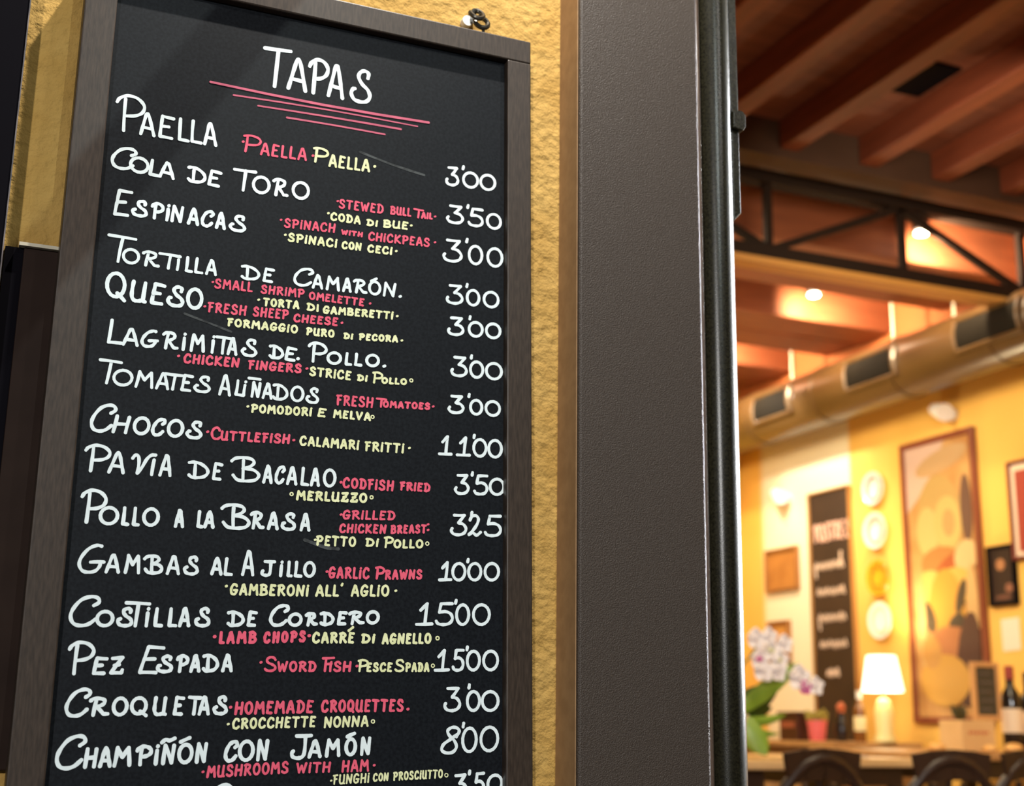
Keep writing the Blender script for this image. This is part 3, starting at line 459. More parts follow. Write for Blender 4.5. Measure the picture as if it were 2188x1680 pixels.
('english_name','MUSHROOMS WITH HAM',0.00261,'.,2712,8425,2727,8425,15,0;M,2766,8372,2843,8376,107,0;U,2878,8378,2940,8382,108,0;S,2975,8384,3033,8387,108,0;H,3069,8389,3131,8392,108,0;R,3167,8394,3229,8397,109,0;O,3265,8399,3328,8403,109,0;O,3364,8405,3428,8408,109,0;M,3464,8410,3544,8414,110,0;S,3580,8416,3641,8420,110,0;W,3749,8420,3848,8423,96,0;i,3876,8424,3907,8424,96,0;T,3935,8425,4008,8427,96,0;H,4045,8428,4118,8430,97,0;H,4267,8430,4335,8432,112,0;A,4372,8434,4440,8436,113,0;M,4477,8437,4563,8440,113,0;.,4631,8497,4647,8497,17,0'),
('italian_name','FUNGHI CON PROSCIUTTO',0.00196,'.,4138,8330,4154,8330,16,0;F,4168,8297,4211,8299,91,0;U,4239,8300,4292,8303,91,0;N,4320,8304,4376,8306,92,0;G,4404,8308,4458,8310,92,0;H,4486,8311,4539,8314,92,0;i,4560,8315,4584,8316,92,0;C,4634,8326,4673,8328,77,0;O,4698,8329,4736,8332,77,0;N,4761,8333,4802,8335,77,0;P,4872,8336,4911,8338,83,0;R,4936,8339,4975,8341,83,0;O,5000,8342,5039,8344,83,0;S,5064,8345,5101,8347,83,0;C,5126,8348,5165,8350,83,0;i,5183,8351,5202,8352,84,0;U,5220,8353,5259,8355,84,0;T,5285,8356,5324,8358,84,0;T,5350,8359,5390,8361,84,0;O,5415,8363,5455,8365,84,0;o,5507,8389,5525,8389,17,0'),
]

PEN = {'title': (M_WHITE, 'white'), 'dish_name': (M_WHITE, 'white'), 'price': (M_WHITE, 'white'), 'english_name': (M_PINK, 'pink'), 'italian_name': (M_YEL, 'pale yellow'), 'title_underline': (M_UND, 'dusky pink')}
for kind, read, wd, ent in WRITING:
    mb = MB(); write(mb, ent, wd, kind in ('english_name', 'italian_name'))
    o = mb.build(kind, PEN[kind][0], board, fix=False)
    if read: lab(o, '%s chalk lettering reading %s' % (PEN[kind][1], read))
    elif kind == 'title_underline': lab(o, 'dusky pink chalk line under the title')
    else: lab(o, 'white chalk lettering cut off by the foot of the picture')
# faint smears of rubbed-out chalk
M_SMEAR = mat('rubbed_chalk', (0.060, 0.068, 0.070), 0.9, color2=(0.018, 0.021, 0.023), scale=90, cmin=.4, cmax=.6)
for pts, wd in (([(.415, EZ+.690), (.455, EZ+.681), (.50, EZ+.674)], .003), ([(.215, EZ+.452), (.245, EZ+.444), (.27, EZ+.437)], .0025), ([(.37, EZ+.200), (.395, EZ+.193), (.41, EZ+.192)], .004)):
    mb = MB(); ribbon(mb, catmull(pts), wd, .0002); mb.build('chalk_smear', M_SMEAR, board, fix=False)

# ---- hook in the wall that the board hangs from
hx, hz = 0.5755, EZ + 0.931
t = thing('wall_hook', (hx, 1.55, hz), 'dark steel screw hook with a ring above the top right of the menu board', 'hook')
ht = MB(); ht.tube([(hx - .004, YW + .02, hz + .002), (hx - .004, 1.533, hz + .002)], .0042, 10)
pts = [(hx - .004 + .009 * math.sin(a), 1.531 - .012 * (1 - math.cos(a)) * .5, hz - .007 + .009 * math.cos(a)) for a in [math.radians(d) for d in range(0, 300, 20)]]
ht.tube(pts, .0034, 8); ht.build('screw_hook', mat('gunmetal', (0.05, 0.045, 0.035), 0.3, 0.7), t, smooth=True)
pts = [(hx + .004 + .0095 * math.cos(a), 1.528 + .004 * math.sin(a), hz - .016 + .0095 * math.sin(a)) for a in [math.radians(d) for d in range(0, 361, 20)]]
MB().tube(pts, .0034, 8, cap=False).build('ring', mat('gunmetal', (0.05, 0.045, 0.035)), t, smooth=True)
MB().tube([(hx + .006, 1.526, hz - .024), (hx + .006, 1.524, hz - .052)], .0022, 8).build('screw_eye', mat('gunmetal', (0.05, 0.045, 0.035)), t, smooth=True)
lab(MB().tube([(hx - .011, YW + .005, hz - .010), (hx - .011, YW - .010, hz - .010)], .0075, 16).build('wall_plug', mat('white_plastic', (0.75, 0.72, 0.66), 0.5), t, smooth=True), 'white plug of the hook')

# ---- brown steel pillar of the entrance
PX0, PX1, PY = 0.7075, 0.8905, 1.488
t = thing('entrance_pillar', (0.8, 1.52, -0.65), 'wide brown painted steel pillar between the ochre wall and the open entrance', 'pillar')
MB().box((PX0, PY, -0.65), (PX1, YW + .02, 3.3)).build('casing', M_BROWN, t, bevel=0.004, seg=3)
fl_ = [(PX1 - .002, PY + .004)] + [(PX1 + .0005 + .0085 * math.sin(math.radians(d)), PY + .0115 - .0085 * math.cos(math.radians(d))) for d in range(0, 100, 10)] + [(PX1 + .009, PY + .03), (PX1 - .002, PY + .03)]
lab(MB().prism(fl_, 0.46, 3.3, 'XY').build('edge_flange', mat('glossy_brown', (0.10, 0.068, 0.05), 0.24, spec=0.8, coat=0.8), t, smooth=True), 'glossy rounded edge of the pillar')
lab(MB().box((PX0 - .0012, PY + .006, -0.65), (PX0 + .004, YW, 3.3)).build('lit_side_face', mat('lit_side_tan', (0.34, 0.20, 0.095), 0.6, color2=(0.28, 0.16, 0.075), scale=60), t), 'side face of the pillar, coloured tan as if lit')  # lighter tan puts lamp light into the colour of the side face
# ---- round pipe beside it
pxc, pyc, pr = 0.9315, 1.520, 0.0262
t = thing('door_pipe', (pxc, pyc, -0.65), 'glossy dark round steel pipe running up the pillar edge', 'pipe')
pb = MB().tube([(pxc, pyc, -0.65), (pxc, pyc, 3.3)], pr, 40)
pb.build('tube', M_IRON, t, smooth=True)
MB().box((PX1 - .01, pyc + .0, -0.65), (pxc, pyc + .03, 3.3)).build('backing_strip', M_BLACK, t)
# ---- flat strap and its clamp on the pipe
sx0, sx1 = 0.9582, 0.9712
t = thing('gate_strap', (0.963, 1.52, EZ + .69), 'flat black steel strap beside the dark pipe, with a slanted lower tip', 'strap')
zt_, zb_ = 3.3, EZ + 0.700
MB().prism([(sx0, zt_), (sx0, zb_ - .014), (sx1, zb_), (sx1, zt_)], 1.512, 1.545, 'XZ').build('bar', M_IRON, t, bevel=.002)
zc = EZ + .838
MB().prism([(sx0 - .001, zc + .014), (sx0 - .001, zc - .013), (sx1 + .002, zc - .015), (sx1 + .0065, zc - .008), (sx1 + .0065, zc + .010), (sx1 + .001, zc + .016)], 1.504, 1.553, 'XZ').build('clamp', M_IRON, t, bevel=.0015)
pts = [(sx1, 1.53, EZ + .779), (sx1 + .006, 1.53, EZ + .780), (sx1 + .0075, 1.53, EZ + .774), (sx1 + .0075, 1.53, EZ + .763), (sx1 + .004, 1.53, EZ + .757), (sx1, 1.53, EZ + .757)]
MB().tube(pts, .0016, 8).build('loop', M_IRON, t, smooth=True)
# ---- bar added out of view; it throws the slanting shadow on the board
t = thing('shadow_bar', (0.7, -0.48, EZ + 1.7), 'thin dark bar added out of view to shadow the menu board', 'shadow bar')
def toward(p, s):
    p = Vector(p); return p + (KEY - p) * s
a = toward((0.30, 1.5, EZ + .90), .6); b = toward((0.055, 1.5, EZ + .50), .6)
d_ = (a - b); MB().bar(b - d_ * .75, a + d_ * 2.0, .030, .012, (0, 1, 0)).build('shadow_rod', M_BLACK, t)

# ================================================================== CEILING TIMBER
M_JOIST = mat('red_stained_timber', (0.125, 0.029, 0.013), 0.55, color2=(0.175, 0.042, 0.019), scale=4, stretch=(6, 0.6, 6))
M_BEAM = mat('brown_stained_timber', (0.21, 0.060, 0.026), 0.6, color2=(0.28, 0.085, 0.036), scale=4, stretch=(0.6, 6, 6))
names = ['nearest the pillar', 'second from the pillar', 'left of the dark hatch', 'right of the dark hatch', 'fifth from the pillar', 'farthest from the pillar, by the picture wall']
for i, x in enumerate((2.38, 2.79, 3.20, 3.63, 4.04, 4.45)):
    o = MB().box((x, YW + .30, 3.40), (x + .10, 4.66, 3.535)).build('ceiling_joist', M_JOIST, bevel=.008)
    tag(o, 'reddish ceiling joist running to the dark girder, ' + names[i], 'joist', 'joists over the entrance')
tag(MB().box((-0.8, 4.66, 3.36), (5.0, 4.80, 3.62)).build('girder', mat('dark_timber', (0.045, 0.022, 0.014), 0.6, color2=(0.06, 0.03, 0.02), scale=4)), 'dark cross girder where the red joists end', 'beam')
o = MB().box((3.34, 3.93, 3.522), (3.60, 4.20, 3.536)).build('ceiling_hatch', M_BLACK); tag(o, 'black square opening in the ceiling boards between two joists', 'hatch')
o.location = (-0.0, 0, 0)
bl = ['nearest the roof truss', 'second behind the roof truss, lit by a spotlight', 'farthest back, near the end of the room']
for i, (y0, y1) in enumerate(((5.14, 5.76), (6.19, 6.83), (7.20, 7.76))):
    t = thing('ceiling_beam', (3.0, (y0 + y1) / 2, 3.18), 'broad double ceiling beam crossing above the duct, ' + bl[i], 'beam', 'double beams at the back of the room')
    ym = (y0 + y1) / 2
    MB().box((-0.8, y0, 3.18), (5.0, ym - .02, 3.62)).build('timber', M_BEAM, t, bevel=.01)
    MB().box((-0.8, ym + .02, 3.19), (5.0, y1, 3.62)).build('timber', M_BEAM, t, bevel=.01)
# roof truss
t = thing('roof_truss', (3.4, 4.92, 2.98), 'slender dark steel roof truss with diagonal struts below the girder', 'truss')
M_TR = mat('truss_paint', (0.016, 0.009, 0.007), 0.7, spec=0.2)
MB().box((-0.8, 4.88, 3.34), (5.0, 4.96, 3.40)).build('top_chord', M_TR, t)
MB().box((-0.8, 4.88, 2.965), (5.0, 4.96, 3.03)).build('bottom_chord', M_TR, t)
lab(MB().box((-0.8, 4.872, 2.935), (5.0, 4.968, 2.965)).build('flange', mat('lit_flange', (0.55, 0.28, 0.07), 0.6), t), 'lower flange of the truss, coloured ochre as if lit')  # ochre here is light on the flange edge, put into its colour
def strut(x0, z0, x1, z1, w=.035): MB().bar((x0, 4.92, z0), (x1, 4.92, z1), w, .03, (0, 1, 0)).build('strut', M_TR, t)
for xa, xb in ((4.06, 3.30), (4.06, 4.80), (2.56, 3.30), (2.56, 1.80)): strut(xa, 3.35, xb, 3.02)
for x in (4.06, 3.30, 2.56, 4.80): strut(x, 3.35, x, 3.02)
# ceiling spotlights
M_BULB = mat('lit_bulb', (1, 1, 1), 0.4, emit=(1.0, 0.86, 0.62), estr=14)
M_SPOTB = mat('spot_body', (0.12, 0.05, 0.03), 0.5)
for (x, y, z), aim, who, e in (((4.24, 4.99, 3.30), (4.62, 5.14, 3.25), 'beside the truss', 75), ((4.30, 5.98, 3.28), (4.55, 6.19, 3.24), 'before the second double beam', 75), ((4.22, 7.03, 3.28), (4.50, 7.20, 3.24), 'before the farthest double beam', 85)):
    t = thing('ceiling_spotlight', (x, y, z), 'small glowing ceiling spotlight ' + who, 'spotlight', 'spotlights between the beams')
    MB().lathe([(.012, .32), (.012, .05), (.04, .045), (.045, -.01), (.0, -.012)], (x, y, z), 16).build('housing', M_SPOTB, t, smooth=True)
    MB().lathe([(.0, -.012), (.03, -.016), (.032, -.03), (.0, -.042)], (x, y, z), 16).build('bulb', M_BULB, t, smooth=True)
    lamp('duct_beam', 'SPOT', (x + .05, y, z - .06), 26, (1.0, 0.82, 0.55), (4.76, y + .1, 3.0), .03, spot=130, blend=.9)
    lamp('spot_beam', 'SPOT', (x, y - .03, z - .06), e, (1.0, 0.72, 0.40), aim, .03, spot=150, blend=.8)

# ================================================================== DUCT
t = thing('ventilation_duct', (4.78, 5.0, 2.84), 'long round tan ventilation duct with dark grilles along the picture wall', 'duct')
M_DUCT = mat('tan_duct', (0.075, 0.039, 0.014), 0.30, spec=1.0, color2=(0.095, 0.052, 0.020), scale=3)
dx, dz, dr = 4.775, 2.845, 0.172
MB().tube([(dx, YW + .4, dz), (dx, 7.9, dz)], dr, 40).build('duct_tube', M_DUCT, t, smooth=True)
for y in (4.35, 5.02, 5.78, 6.50, 7.22): MB().tube([(dx, y - .02, dz), (dx, y + .02, dz)], dr + .006, 40).build('joint_ring', M_DUCT, t, smooth=True)
M_GR = mat('grille_dark', (0.010, 0.008, 0.006), 0.8, spec=0.1)
for y0, y1 in ((4.78, 5.20), (5.72, 6.12), (6.72, 7.08)):
    g = MB(); n = 6; a0, a1 = math.radians(152), math.radians(206)
    for k in range(n + 1):
        a_ = a0 + (a1 - a0) * k / n; r = dr + .010
        g.v += [(dx + r * math.cos(a_), y0, dz + r * math.sin(a_)), (dx + r * math.cos(a_), y1, dz + r * math.sin(a_)),
                (dx + (dr - .01) * math.cos(a_), y0, dz + (dr - .01) * math.sin(a_)), (dx + (dr - .01) * math.cos(a_), y1, dz + (dr - .01) * math.sin(a_))]
    for k in range(n):
        i = 4 * k; g.f += [[i, i+1, i+5, i+4], [i, i+4, i+6, i+2], [i+1, i+3, i+7, i+5]]; g.mi += [0, 0, 0]
    g.f += [[0, 2, 3, 1], [4*n, 4*n+1, 4*n+3, 4*n+2]]; g.mi += [0, 0]
    gr = g.build('grille', M_GR, t); lab(gr, 'dark grille of the duct')
    fr = MB()
    for y in (y0 - .02, y1 + .02):
        fr.tube([(dx + (dr + .008) * math.cos(a0 + (a1 - a0) * k / 6), y, dz + (dr + .008) * math.sin(a0 + (a1 - a0) * k / 6)) for k in range(7)], .016, 6)
    for a_ in (a0, a1): fr.tube([(dx + (dr + .008) * math.cos(a_), y0 - .02, dz + (dr + .008) * math.sin(a_)), (dx + (dr + .008) * math.cos(a_), y1 + .02, dz + (dr + .008) * math.sin(a_))], .012, 6)
    fr.build('grille_frame', M_DUCT, gr)
for y in (5.40, 5.90, 6.9): MB().tube([(dx, y, dz + dr - .01), (dx, y, 3.62)], .008, 8).build('hanger_rod', mat('pale_rod', (0.6, 0.55, 0.45), 0.4), t)

# ================================================================== WALL DECORATION (all on the plane x = 5)
def picture(name, label, cat, y0, y1, z0, z1, fw, fm, pm, depth=.03, group=None, inner=None):
    t = thing(name, (5.0, (y0 + y1) / 2, z0), label, cat, group)
    fr = MB()
    fr.box((5 - depth, y0, z0), (5, y0 + fw, z1)); fr.box((5 - depth, y1 - fw, z0), (5, y1, z1))
    fr.box((5 - depth, y0 + fw, z1 - fw), (5, y1 - fw, z1)); fr.box((5 - depth, y0 + fw, z0), (5, y1 - fw, z0 + fw))
    fr.build('frame', fm, t, bevel=.004)
    MB().box((5 - depth * .5, y0 + fw * .8, z0 + fw * .8), (5 - .002, y1 - fw * .8, z1 - fw * .8)).build('print', pm, t)
    return t
M_PFR = mat('red_brown_frame', (0.20, 0.05, 0.022), 0.4)
PY0, PY1, PZ0, PZ1 = 5.545, 6.155, 0.925, 2.485
t = picture('poster', 'tall faded vintage poster in a red brown frame on the ochre wall', 'poster', PY0, PY1, PZ0, PZ1, .035, M_PFR,
            mat('aged_poster_paper', (0.42, 0.20, 0.06), 0.5, color2=(0.52, 0.30, 0.11), scale=7))
def blobs(t, x, y0, y1, z0, z1, items, name='printed_shape'):
    for bi, (pts, col) in enumerate(items):
        P_ = [(y1 - (y1 - y0) * u, z1 - (z1 - z0) * v) for u, v in pts]
        mb = MB(); n = len(P_)
        mb.add([(x - .0012 - .0006 * bi, y, z) for y, z in P_] + [(x, y, z) for y, z in P_], [tuple(range(n)), tuple(range(2*n - 1, n - 1, -1))] + [(i, n + i, n + (i + 1) % n, (i + 1) % n) for i in range(n)])
        col = tuple(c * .75 for c in col); mb.build(name, mat('ink_%02d_%02d_%02d' % tuple(int(c * 99) for c in col), col, 0.6), t)
def ell(cx, cy, a, b, n=16, rot=0):
    r = math.radians(rot)
    return [(cx + a * math.cos(k * 2 * math.pi / n) * math.cos(r) - b * math.sin(k * 2 * math.pi / n) * math.sin(r),
             cy + (a * math.cos(k * 2 * math.pi / n) * math.sin(r) + b * math.sin(k * 2 * math.pi / n) * math.cos(r)) * .42) for k in range(n)]
ink = [([(0, 0), (.62, 0), (.45, .10), (.18, .20), (0, .25)], (.72, .50, .40)),
       (ell(.55, .075, .40, .10, 14, -10), (.60, .38, .18)), (ell(.48, .30, .34, .42, 18), (.55, .36, .12)),
       (ell(.30, .33, .16, .22), (.68, .50, .18)), (ell(.60, .31, .20, .24), (.70, .48, .16)), (ell(.62, .31, .09, .12), (.62, .34, .12)),
       (ell(.88, .27, .08, .30), (.16, .08, .05)), (ell(.48, .45, .30, .14), (.50, .22, .06)), (ell(.60, .46, .20, .07, 14, -20), (.45, .11, .03)),
       (ell(.84, .44, .17, .14, 14, -20), (.74, .52, .24)), (ell(.30, .53, .20, .14), (.76, .50, .13)), (ell(.66, .54, .28, .16), (.74, .46, .10)),
       (ell(.52, .64, .26, .40), (.66, .34, .05)), (ell(.74, .58, .06, .16, 14, 25), (.07, .045, .02)), (ell(.27, .645, .08, .14, 14, -25), (.08, .05, .02)), (ell(.66, .67, .12, .07, 14, -20), (.06, .04, .02)),
       (ell(.16, .66, .06, .40), (.70, .46, .18)), (ell(.90, .62, .08, .36), (.72, .45, .18)), (ell(.55, .74, .32, .14), (.52, .20, .07)),
       (ell(.80, .80, .16, .40, 14, 12), (.09, .035, .02)), (ell(.45, .87, .36, .22), (.70, .38, .07)), (ell(.28, .77, .14, .14), (.62, .32, .08))]
blobs(t, 5 - .0155, PY0 + .03, PY1 - .03, PZ0 + .03, PZ1 - .03, ink)
t = picture('framed_print', 'square brown print in a thin wooden frame left of the wall blackboard', 'picture', 7.215, 7.585, 1.752, 2.030, .018, mat('light_wood', (0.30, 0.12, 0.03), 0.5), mat('sepia_print', (0.46, 0.20, 0.045), 0.6, color2=(0.36, 0.14, 0.03), scale=9))
t = picture('framed_note', 'small framed note half hidden behind the orchid, below the square print', 'picture', 7.335, 7.580, 1.30, 1.562, .02, mat('light_wood', (0.30, 0.12, 0.03)), mat('amber_print', (0.60, 0.30, 0.07), 0.6, color2=(0.48, 0.20, 0.05), scale=9))
MB().box((4.978, 7.34, 1.535), (4.990, 7.575, 1.562)).build('header_strip', mat('mauve_strip', (0.30, 0.08, 0.05), 0.6), t)
t = picture('framed_photograph', 'dark photograph of a figure in a black frame, right of the tall poster', 'picture', 5.312, 5.508, 1.514, 1.824, .016, M_BLACK, mat('dark_print', (0.022, 0.010, 0.007), 0.5))
blobs(t, 5 - .0155, 5.33, 5.49, 1.53, 1.808, [(ell(.45, .30, .20, .26), (.50, .22, .09)), (ell(.78, .74, .18, .20), (.34, .14, .08)), (ell(.50, .90, .36, .10), (.20, .08, .05))], 'figure_shape')
t = picture('red_picture', 'red picture with a white mount at the right end of the wall', 'picture', 4.85, 5.318, 1.735, 2.243, .018, mat('dark_red_frame', (0.16, 0.03, 0.02), 0.4), mat('cream_mount', (0.82, 0.66, 0.50), 0.6))
MB().box((4.980, 4.89, 1.775), (4.986, 5.270, 2.190)).build('red_panel', mat('oxide_red', (0.32, 0.045, 0.025), 0.6), t)
o = MB().add([(4.996, 5.33, 1.290), (4.996, 5.455, 1.285), (4.990, 5.45, 1.447), (4.992, 5.326, 1.452), (4.9985, 5.33, 1.290), (4.9985, 5.455, 1.285), (4.9985, 5.45, 1.447), (4.9985, 5.326, 1.452)],
             [(0, 1, 2, 3), (4, 7, 6, 5), (0, 4, 5, 1), (1, 5, 6, 2), (2, 6, 7, 3), (3, 7, 4, 0)]).build('wall_notice', mat('notice_paper', (0.80, 0.70, 0.55), 0.7))
tag(o, 'white paper notice pinned under the dark photograph', 'notice')
# long wall blackboard
t = picture('wall_blackboard', 'tall narrow blackboard with white handwriting leaning on the wall beside the plates', 'blackboard', 6.648, 7.078, 0.78, 2.337, .012, mat('ochre_frame', (0.40, 0.19, 0.05), 0.5), mat('brown_slate', (0.024, 0.013, 0.009), 0.55, color2=(0.036, 0.019, 0.012), scale=4))
M_CH2 = mat('chalk_far', (0.72, 0.52, 0.38), 0.85)
def scribble(y0, y1, z, h, seed, wd=.012):
    random.seed(seed); mb = MB(); n = 9; pts = []
    for k in range(n * 2 + 1):
        u = k / (n * 2); pts.append((4.9835, y1 + (y0 - y1) * u, z + h * (.5 if k % 2 else -.4) * random.uniform(.5, 1.1)))
    mb.tube(pts, wd * .5, 5); return mb
TITLE = {'P': FONT['P'], 'O': FONT['O']}
mb = MB()
for k, ch in enumerate('POSTRES'):
    for kind, pts in FONT[ch]:
        pp = catmull(pts) if kind == C else pts
        mb.tube([(4.9835, 7.028 - (k + u * .8) * .0545, 2.02 + .105 * v) for u, v in pp], .008, 5)
lab(mb.build('board_title', mat('chalk_rose', (0.70, 0.42, 0.32), 0.85), t), 'large pinkish title on the blackboard')
for k, (z, a, b) in enumerate(((1.865, 6.74, 7.03), (1.705, 6.74, 7.02), (1.545, 6.74, 7.01), (1.385, 6.74, 7.01), (1.215, 6.83, 6.95))):
    mb = scribble(a, b, z, .055, k)
    if k in (0, 2): mb.tube([(4.9835, b, z + .01), (4.9835, b - .01, z - .07)], .007, 5)
    if k == 0: mb.tube([(4.9835, a + .03, z), (4.9835, a + .02, z + .08)], .008, 5)
    mb.build('chalk_line', M_CH2, t)
# plates
def plate(name, label, y, z, r, m1, m2):
    t = thing(name, (5.0, y, z), label, 'plate', 'plates hung on the wall')
    MB().lathe([(r * .55, 0), (r * .6, .006), (r * .98, .030), (r, .034), (r * .97, .038), (r * .62, .018), (0, .016)], (5.0, y, z), 36, axis='-X').build('dish', m1, t, smooth=True)
    ring = [(4.972, y + r * .66 * math.cos(a), z + r * .66 * math.sin(a)) for a in [k * math.pi / 16 for k in range(33)]]
    MB().tube(ring, r * .085, 8, cap=False).build('painted_rim', m2, t, smooth=True)
M_CER = mat('white_glaze', (0.82, 0.78, 0.72), 0.2); M_RIM = mat('grey_rim', (0.40, 0.32, 0.26), 0.3)
plate('wall_plate', 'topmost white plate of the column beside the blackboard', 6.405, 2.273, .100, M_CER, M_RIM)
plate('wall_plate', 'second white plate from the top of the column', 6.405, 2.022, .108, M_CER, M_RIM)
plate('wall_plate', 'amber brown plate under the two white ones', 6.40, 1.745, .105, mat('amber_glaze', (0.62, 0.33, 0.02), 0.2), mat('brown_rim', (0.42, 0.19, 0.01), 0.3))
plate('wall_plate', 'lowest white plate, just above the lamp shade', 6.40, 1.500, .108, M_CER, mat('cream_rim', (0.75, 0.62, 0.42), 0.3))
# wall spotlights
for y, z, who in ((5.745, 2.60, 'above the tall poster'), (7.345, 2.365, 'above the square brown print')):
    t = thing('wall_spotlight', (5.0, y, z), 'small white adjustable spotlight ' + who, 'spotlight', 'white spotlights on the wall')
    wm = mat('white_lamp_paint', (0.85, 0.84, 0.86), 0.35)
    MB().lathe([(.035, 0), (.035, .02), (0, .022)], (5.0, y - .03, z - .02), 18, axis='-X').build('wall_base', wm, t, smooth=True)
    MB().tube([(4.985, y - .03, z - .02), (4.95, y, z)], .01, 8).build('arm', wm, t)
    MB().tube([(4.96, y + .07, z + .03), (4.93, y - .03, z - .01), (4.92, y - .06, z - .02)], [.035, .048, .05], 18).build('head', wm, t, smooth=True)

# ================================================================== FURNITURE
M_WOOD = mat('honey_wood', (0.42, 0.22, 0.085), 0.28, color2=(0.52, 0.29, 0.12), scale=3, stretch=(1, 8, 8))
M_DARK = mat('dark_wood', (0.030, 0.016, 0.011), 0.4)
M_PALE = mat('worn_tabletop', (0.62, 0.40, 0.18), 0.32, color2=(0.70, 0.48, 0.24), scale=3, stretch=(1, 8, 8))
def table(label, x0, x1, y0, y1, top, m, group='dining tables'):
    t = thing('dining_table', ((x0 + x1) / 2, (y0 + y1) / 2, 0), label, 'table', group)
    MB().box((x0, y0, top - .035), (x1, y1, top)).build('tabletop', m, t, bevel=.008)
    MB().box((x0 + .06, y0 + .06, top - .11), (x1 - .06, y1 - .06, top - .035)).build('apron', M_DARK, t)
    for x in (x0 + .08, x1 - .08):
        for y in (y0 + .08, y1 - .08):
            MB().box((x - .028, y - .028, 0), (x + .028, y + .028, top - .11)).build('leg', M_DARK, t, bevel=.004)
    return t
TZ = EZ - .115
table('pale wooden dining table next to the entrance pillar, under the orchid', 2.15, 2.93, 4.36, 5.20, TZ - .01, M_PALE)
table('small dining table in the middle with a white napkin on it', 3.30, 3.80, 4.66, 5.40, TZ - .01, M_PALE)
table('dark edged dining table at the lower right with bread and boxes on it', 3.90, 4.88, 4.72, 5.62, TZ + .015, M_WOOD)
# sideboard along the wall
t = thing('sideboard', (4.72, 6.9, 0), 'low oak sideboard with a honey wooden top against the wall under the blackboard', 'sideboard')
MB().box((4.40, 6.10, 0), (4.93, 7.75, TZ + .005)).build('carcass', mat('oak_panel', (0.34, 0.19, 0.085), 0.5), t, bevel=.006)
MB().box((4.36, 6.06, TZ + .005), (4.95, 7.78, TZ + .035)).build('top', M_WOOD, t, bevel=.006)
for y in (6.14, 6.69, 7.24): MB().box((4.388, y, .12), (4.401, y + .48, TZ - .05)).build('door', mat('oak_door', (0.40, 0.23, 0.10), 0.45), t, bevel=.004)
# chairs: round-topped dark wooden chairs with spindles
def make_chair():
    t = thing('dining_chair', (0, 0, 0), '', 'chair', 'dark spindle-back chairs')
    H = .815
    MB().lathe([(.0, .405), (.19, .405), (.205, .415), (.205, .435), (.18, .445), (0, .44)], (0, 0, 0), 28).build('seat', M_DARK, t, smooth=True)
    for sx_ in (-1, 1):
        for sy in (-1, 1):
            MB().tube([(sx_ * .13, sy * .13, .41), (sx_ * .19, sy * .19, 0)], [.019, .014], 10).build('leg', M_DARK, t, smooth=True)
    bow = [(.205 * math.cos(a), -.17 - .06 * math.sin(a) - .03, .43 + (H - .45) * math.sin(a)) for a in [math.radians(d) for d in range(0, 181, 12)]]
    bow = [(x * 1.12, y, z) for x, y, z in bow]
    MB().tube(bow, .020, 10).build('back_bow', M_DARK, t, smooth=True)
    crest = [(x, -.255, H - .055 + .02 * math.cos(x * 9)) for x in (-.15, -.08, 0, .08, .15)]
    mb = MB()
    for p, q in zip(crest[:-1], crest[1:]): mb.bar(p, q, .018, .10)
    mb.build('crest_rail', M_DARK, t)
    for x in (-.12, -.06, 0, .06, .12):
        MB().tube([(x * .8, -.17, .435), (x, -.215 - .02, H - .08 - abs(x) * .3)], .011, 8).build('spindle', M_DARK, t, smooth=True)
    return t
def copy_tree(o, parent=None):
    c = o.copy(); COL.objects.link(c)
    if parent is not None:
        c.parent = parent; c.matrix_parent_inverse = o.matrix_parent_inverse
    for ch in list(o.children): copy_tree(ch, c)
    return c
chair0 = make_chair()
spots = [((2.70, 4.09, 0), 4, 'dark chair pulled up to the pale table beside the entrance pillar'),
         ((3.23, 4.05, 0), -3, 'dark spindle-back chair left of centre in the row behind the pillar'),
         ((3.72, 4.22, 0), 4, 'round-topped dark spindle-back chair in front of the small middle table'),
         ((3.86, 3.62, 0), -6, 'dark spindle-back chair nearest the street at the right side of the row'),
         ((4.30, 4.36, 0), 8, 'dark spindle-back chair at the lower right, before the table with the boxes')]
for i, (p, rz, lb) in enumerate(spots):
    c = chair0 if i == 0 else copy_tree(chair0)
    c.location = p; c.rotation_euler = (0, 0, math.radians(rz)); c['label'] = lb

# ================================================================== THINGS ON THE TABLES
SB = TZ + .035      # sideboard top
# table lamp
lx, ly = 4.72, 6.085
t = thing('table_lamp', (lx, ly, SB), 'lit table lamp with a white cone shade on the sideboard end', 'lamp')
lab(MB().lathe([(.055, 0), (.060, .012), (.045, .05), (.050, .16), (.035, .22), (.012, .235)], (lx, ly, SB), 28).build('base', mat('cream_ceramic', (0.80, 0.66, 0.30), 0.35), t, smooth=True), 'cream ceramic base')
MB().tube([(lx, ly, SB + .23), (lx, ly, SB + .32)], .008, 8).build('stem', mat('brass', (0.5, 0.33, 0.1), 0.3, 0.8), t)
shz = 1.088
lab(MB().lathe([(.112, 0), (.078, .192), (.075, .192), (.109, 0)], (lx, ly, shz), 36).build('shade', mat('lit_shade', (0.95, 0.9, 0.8), 0.8, emit=(1.0, 0.90, 0.70), estr=2.2), t, smooth=True), 'glowing white shade')
lamp('lamp_bulb', 'POINT', (lx, ly, shz + .12), 42, (1.0, 0.80, 0.48), size=.04)
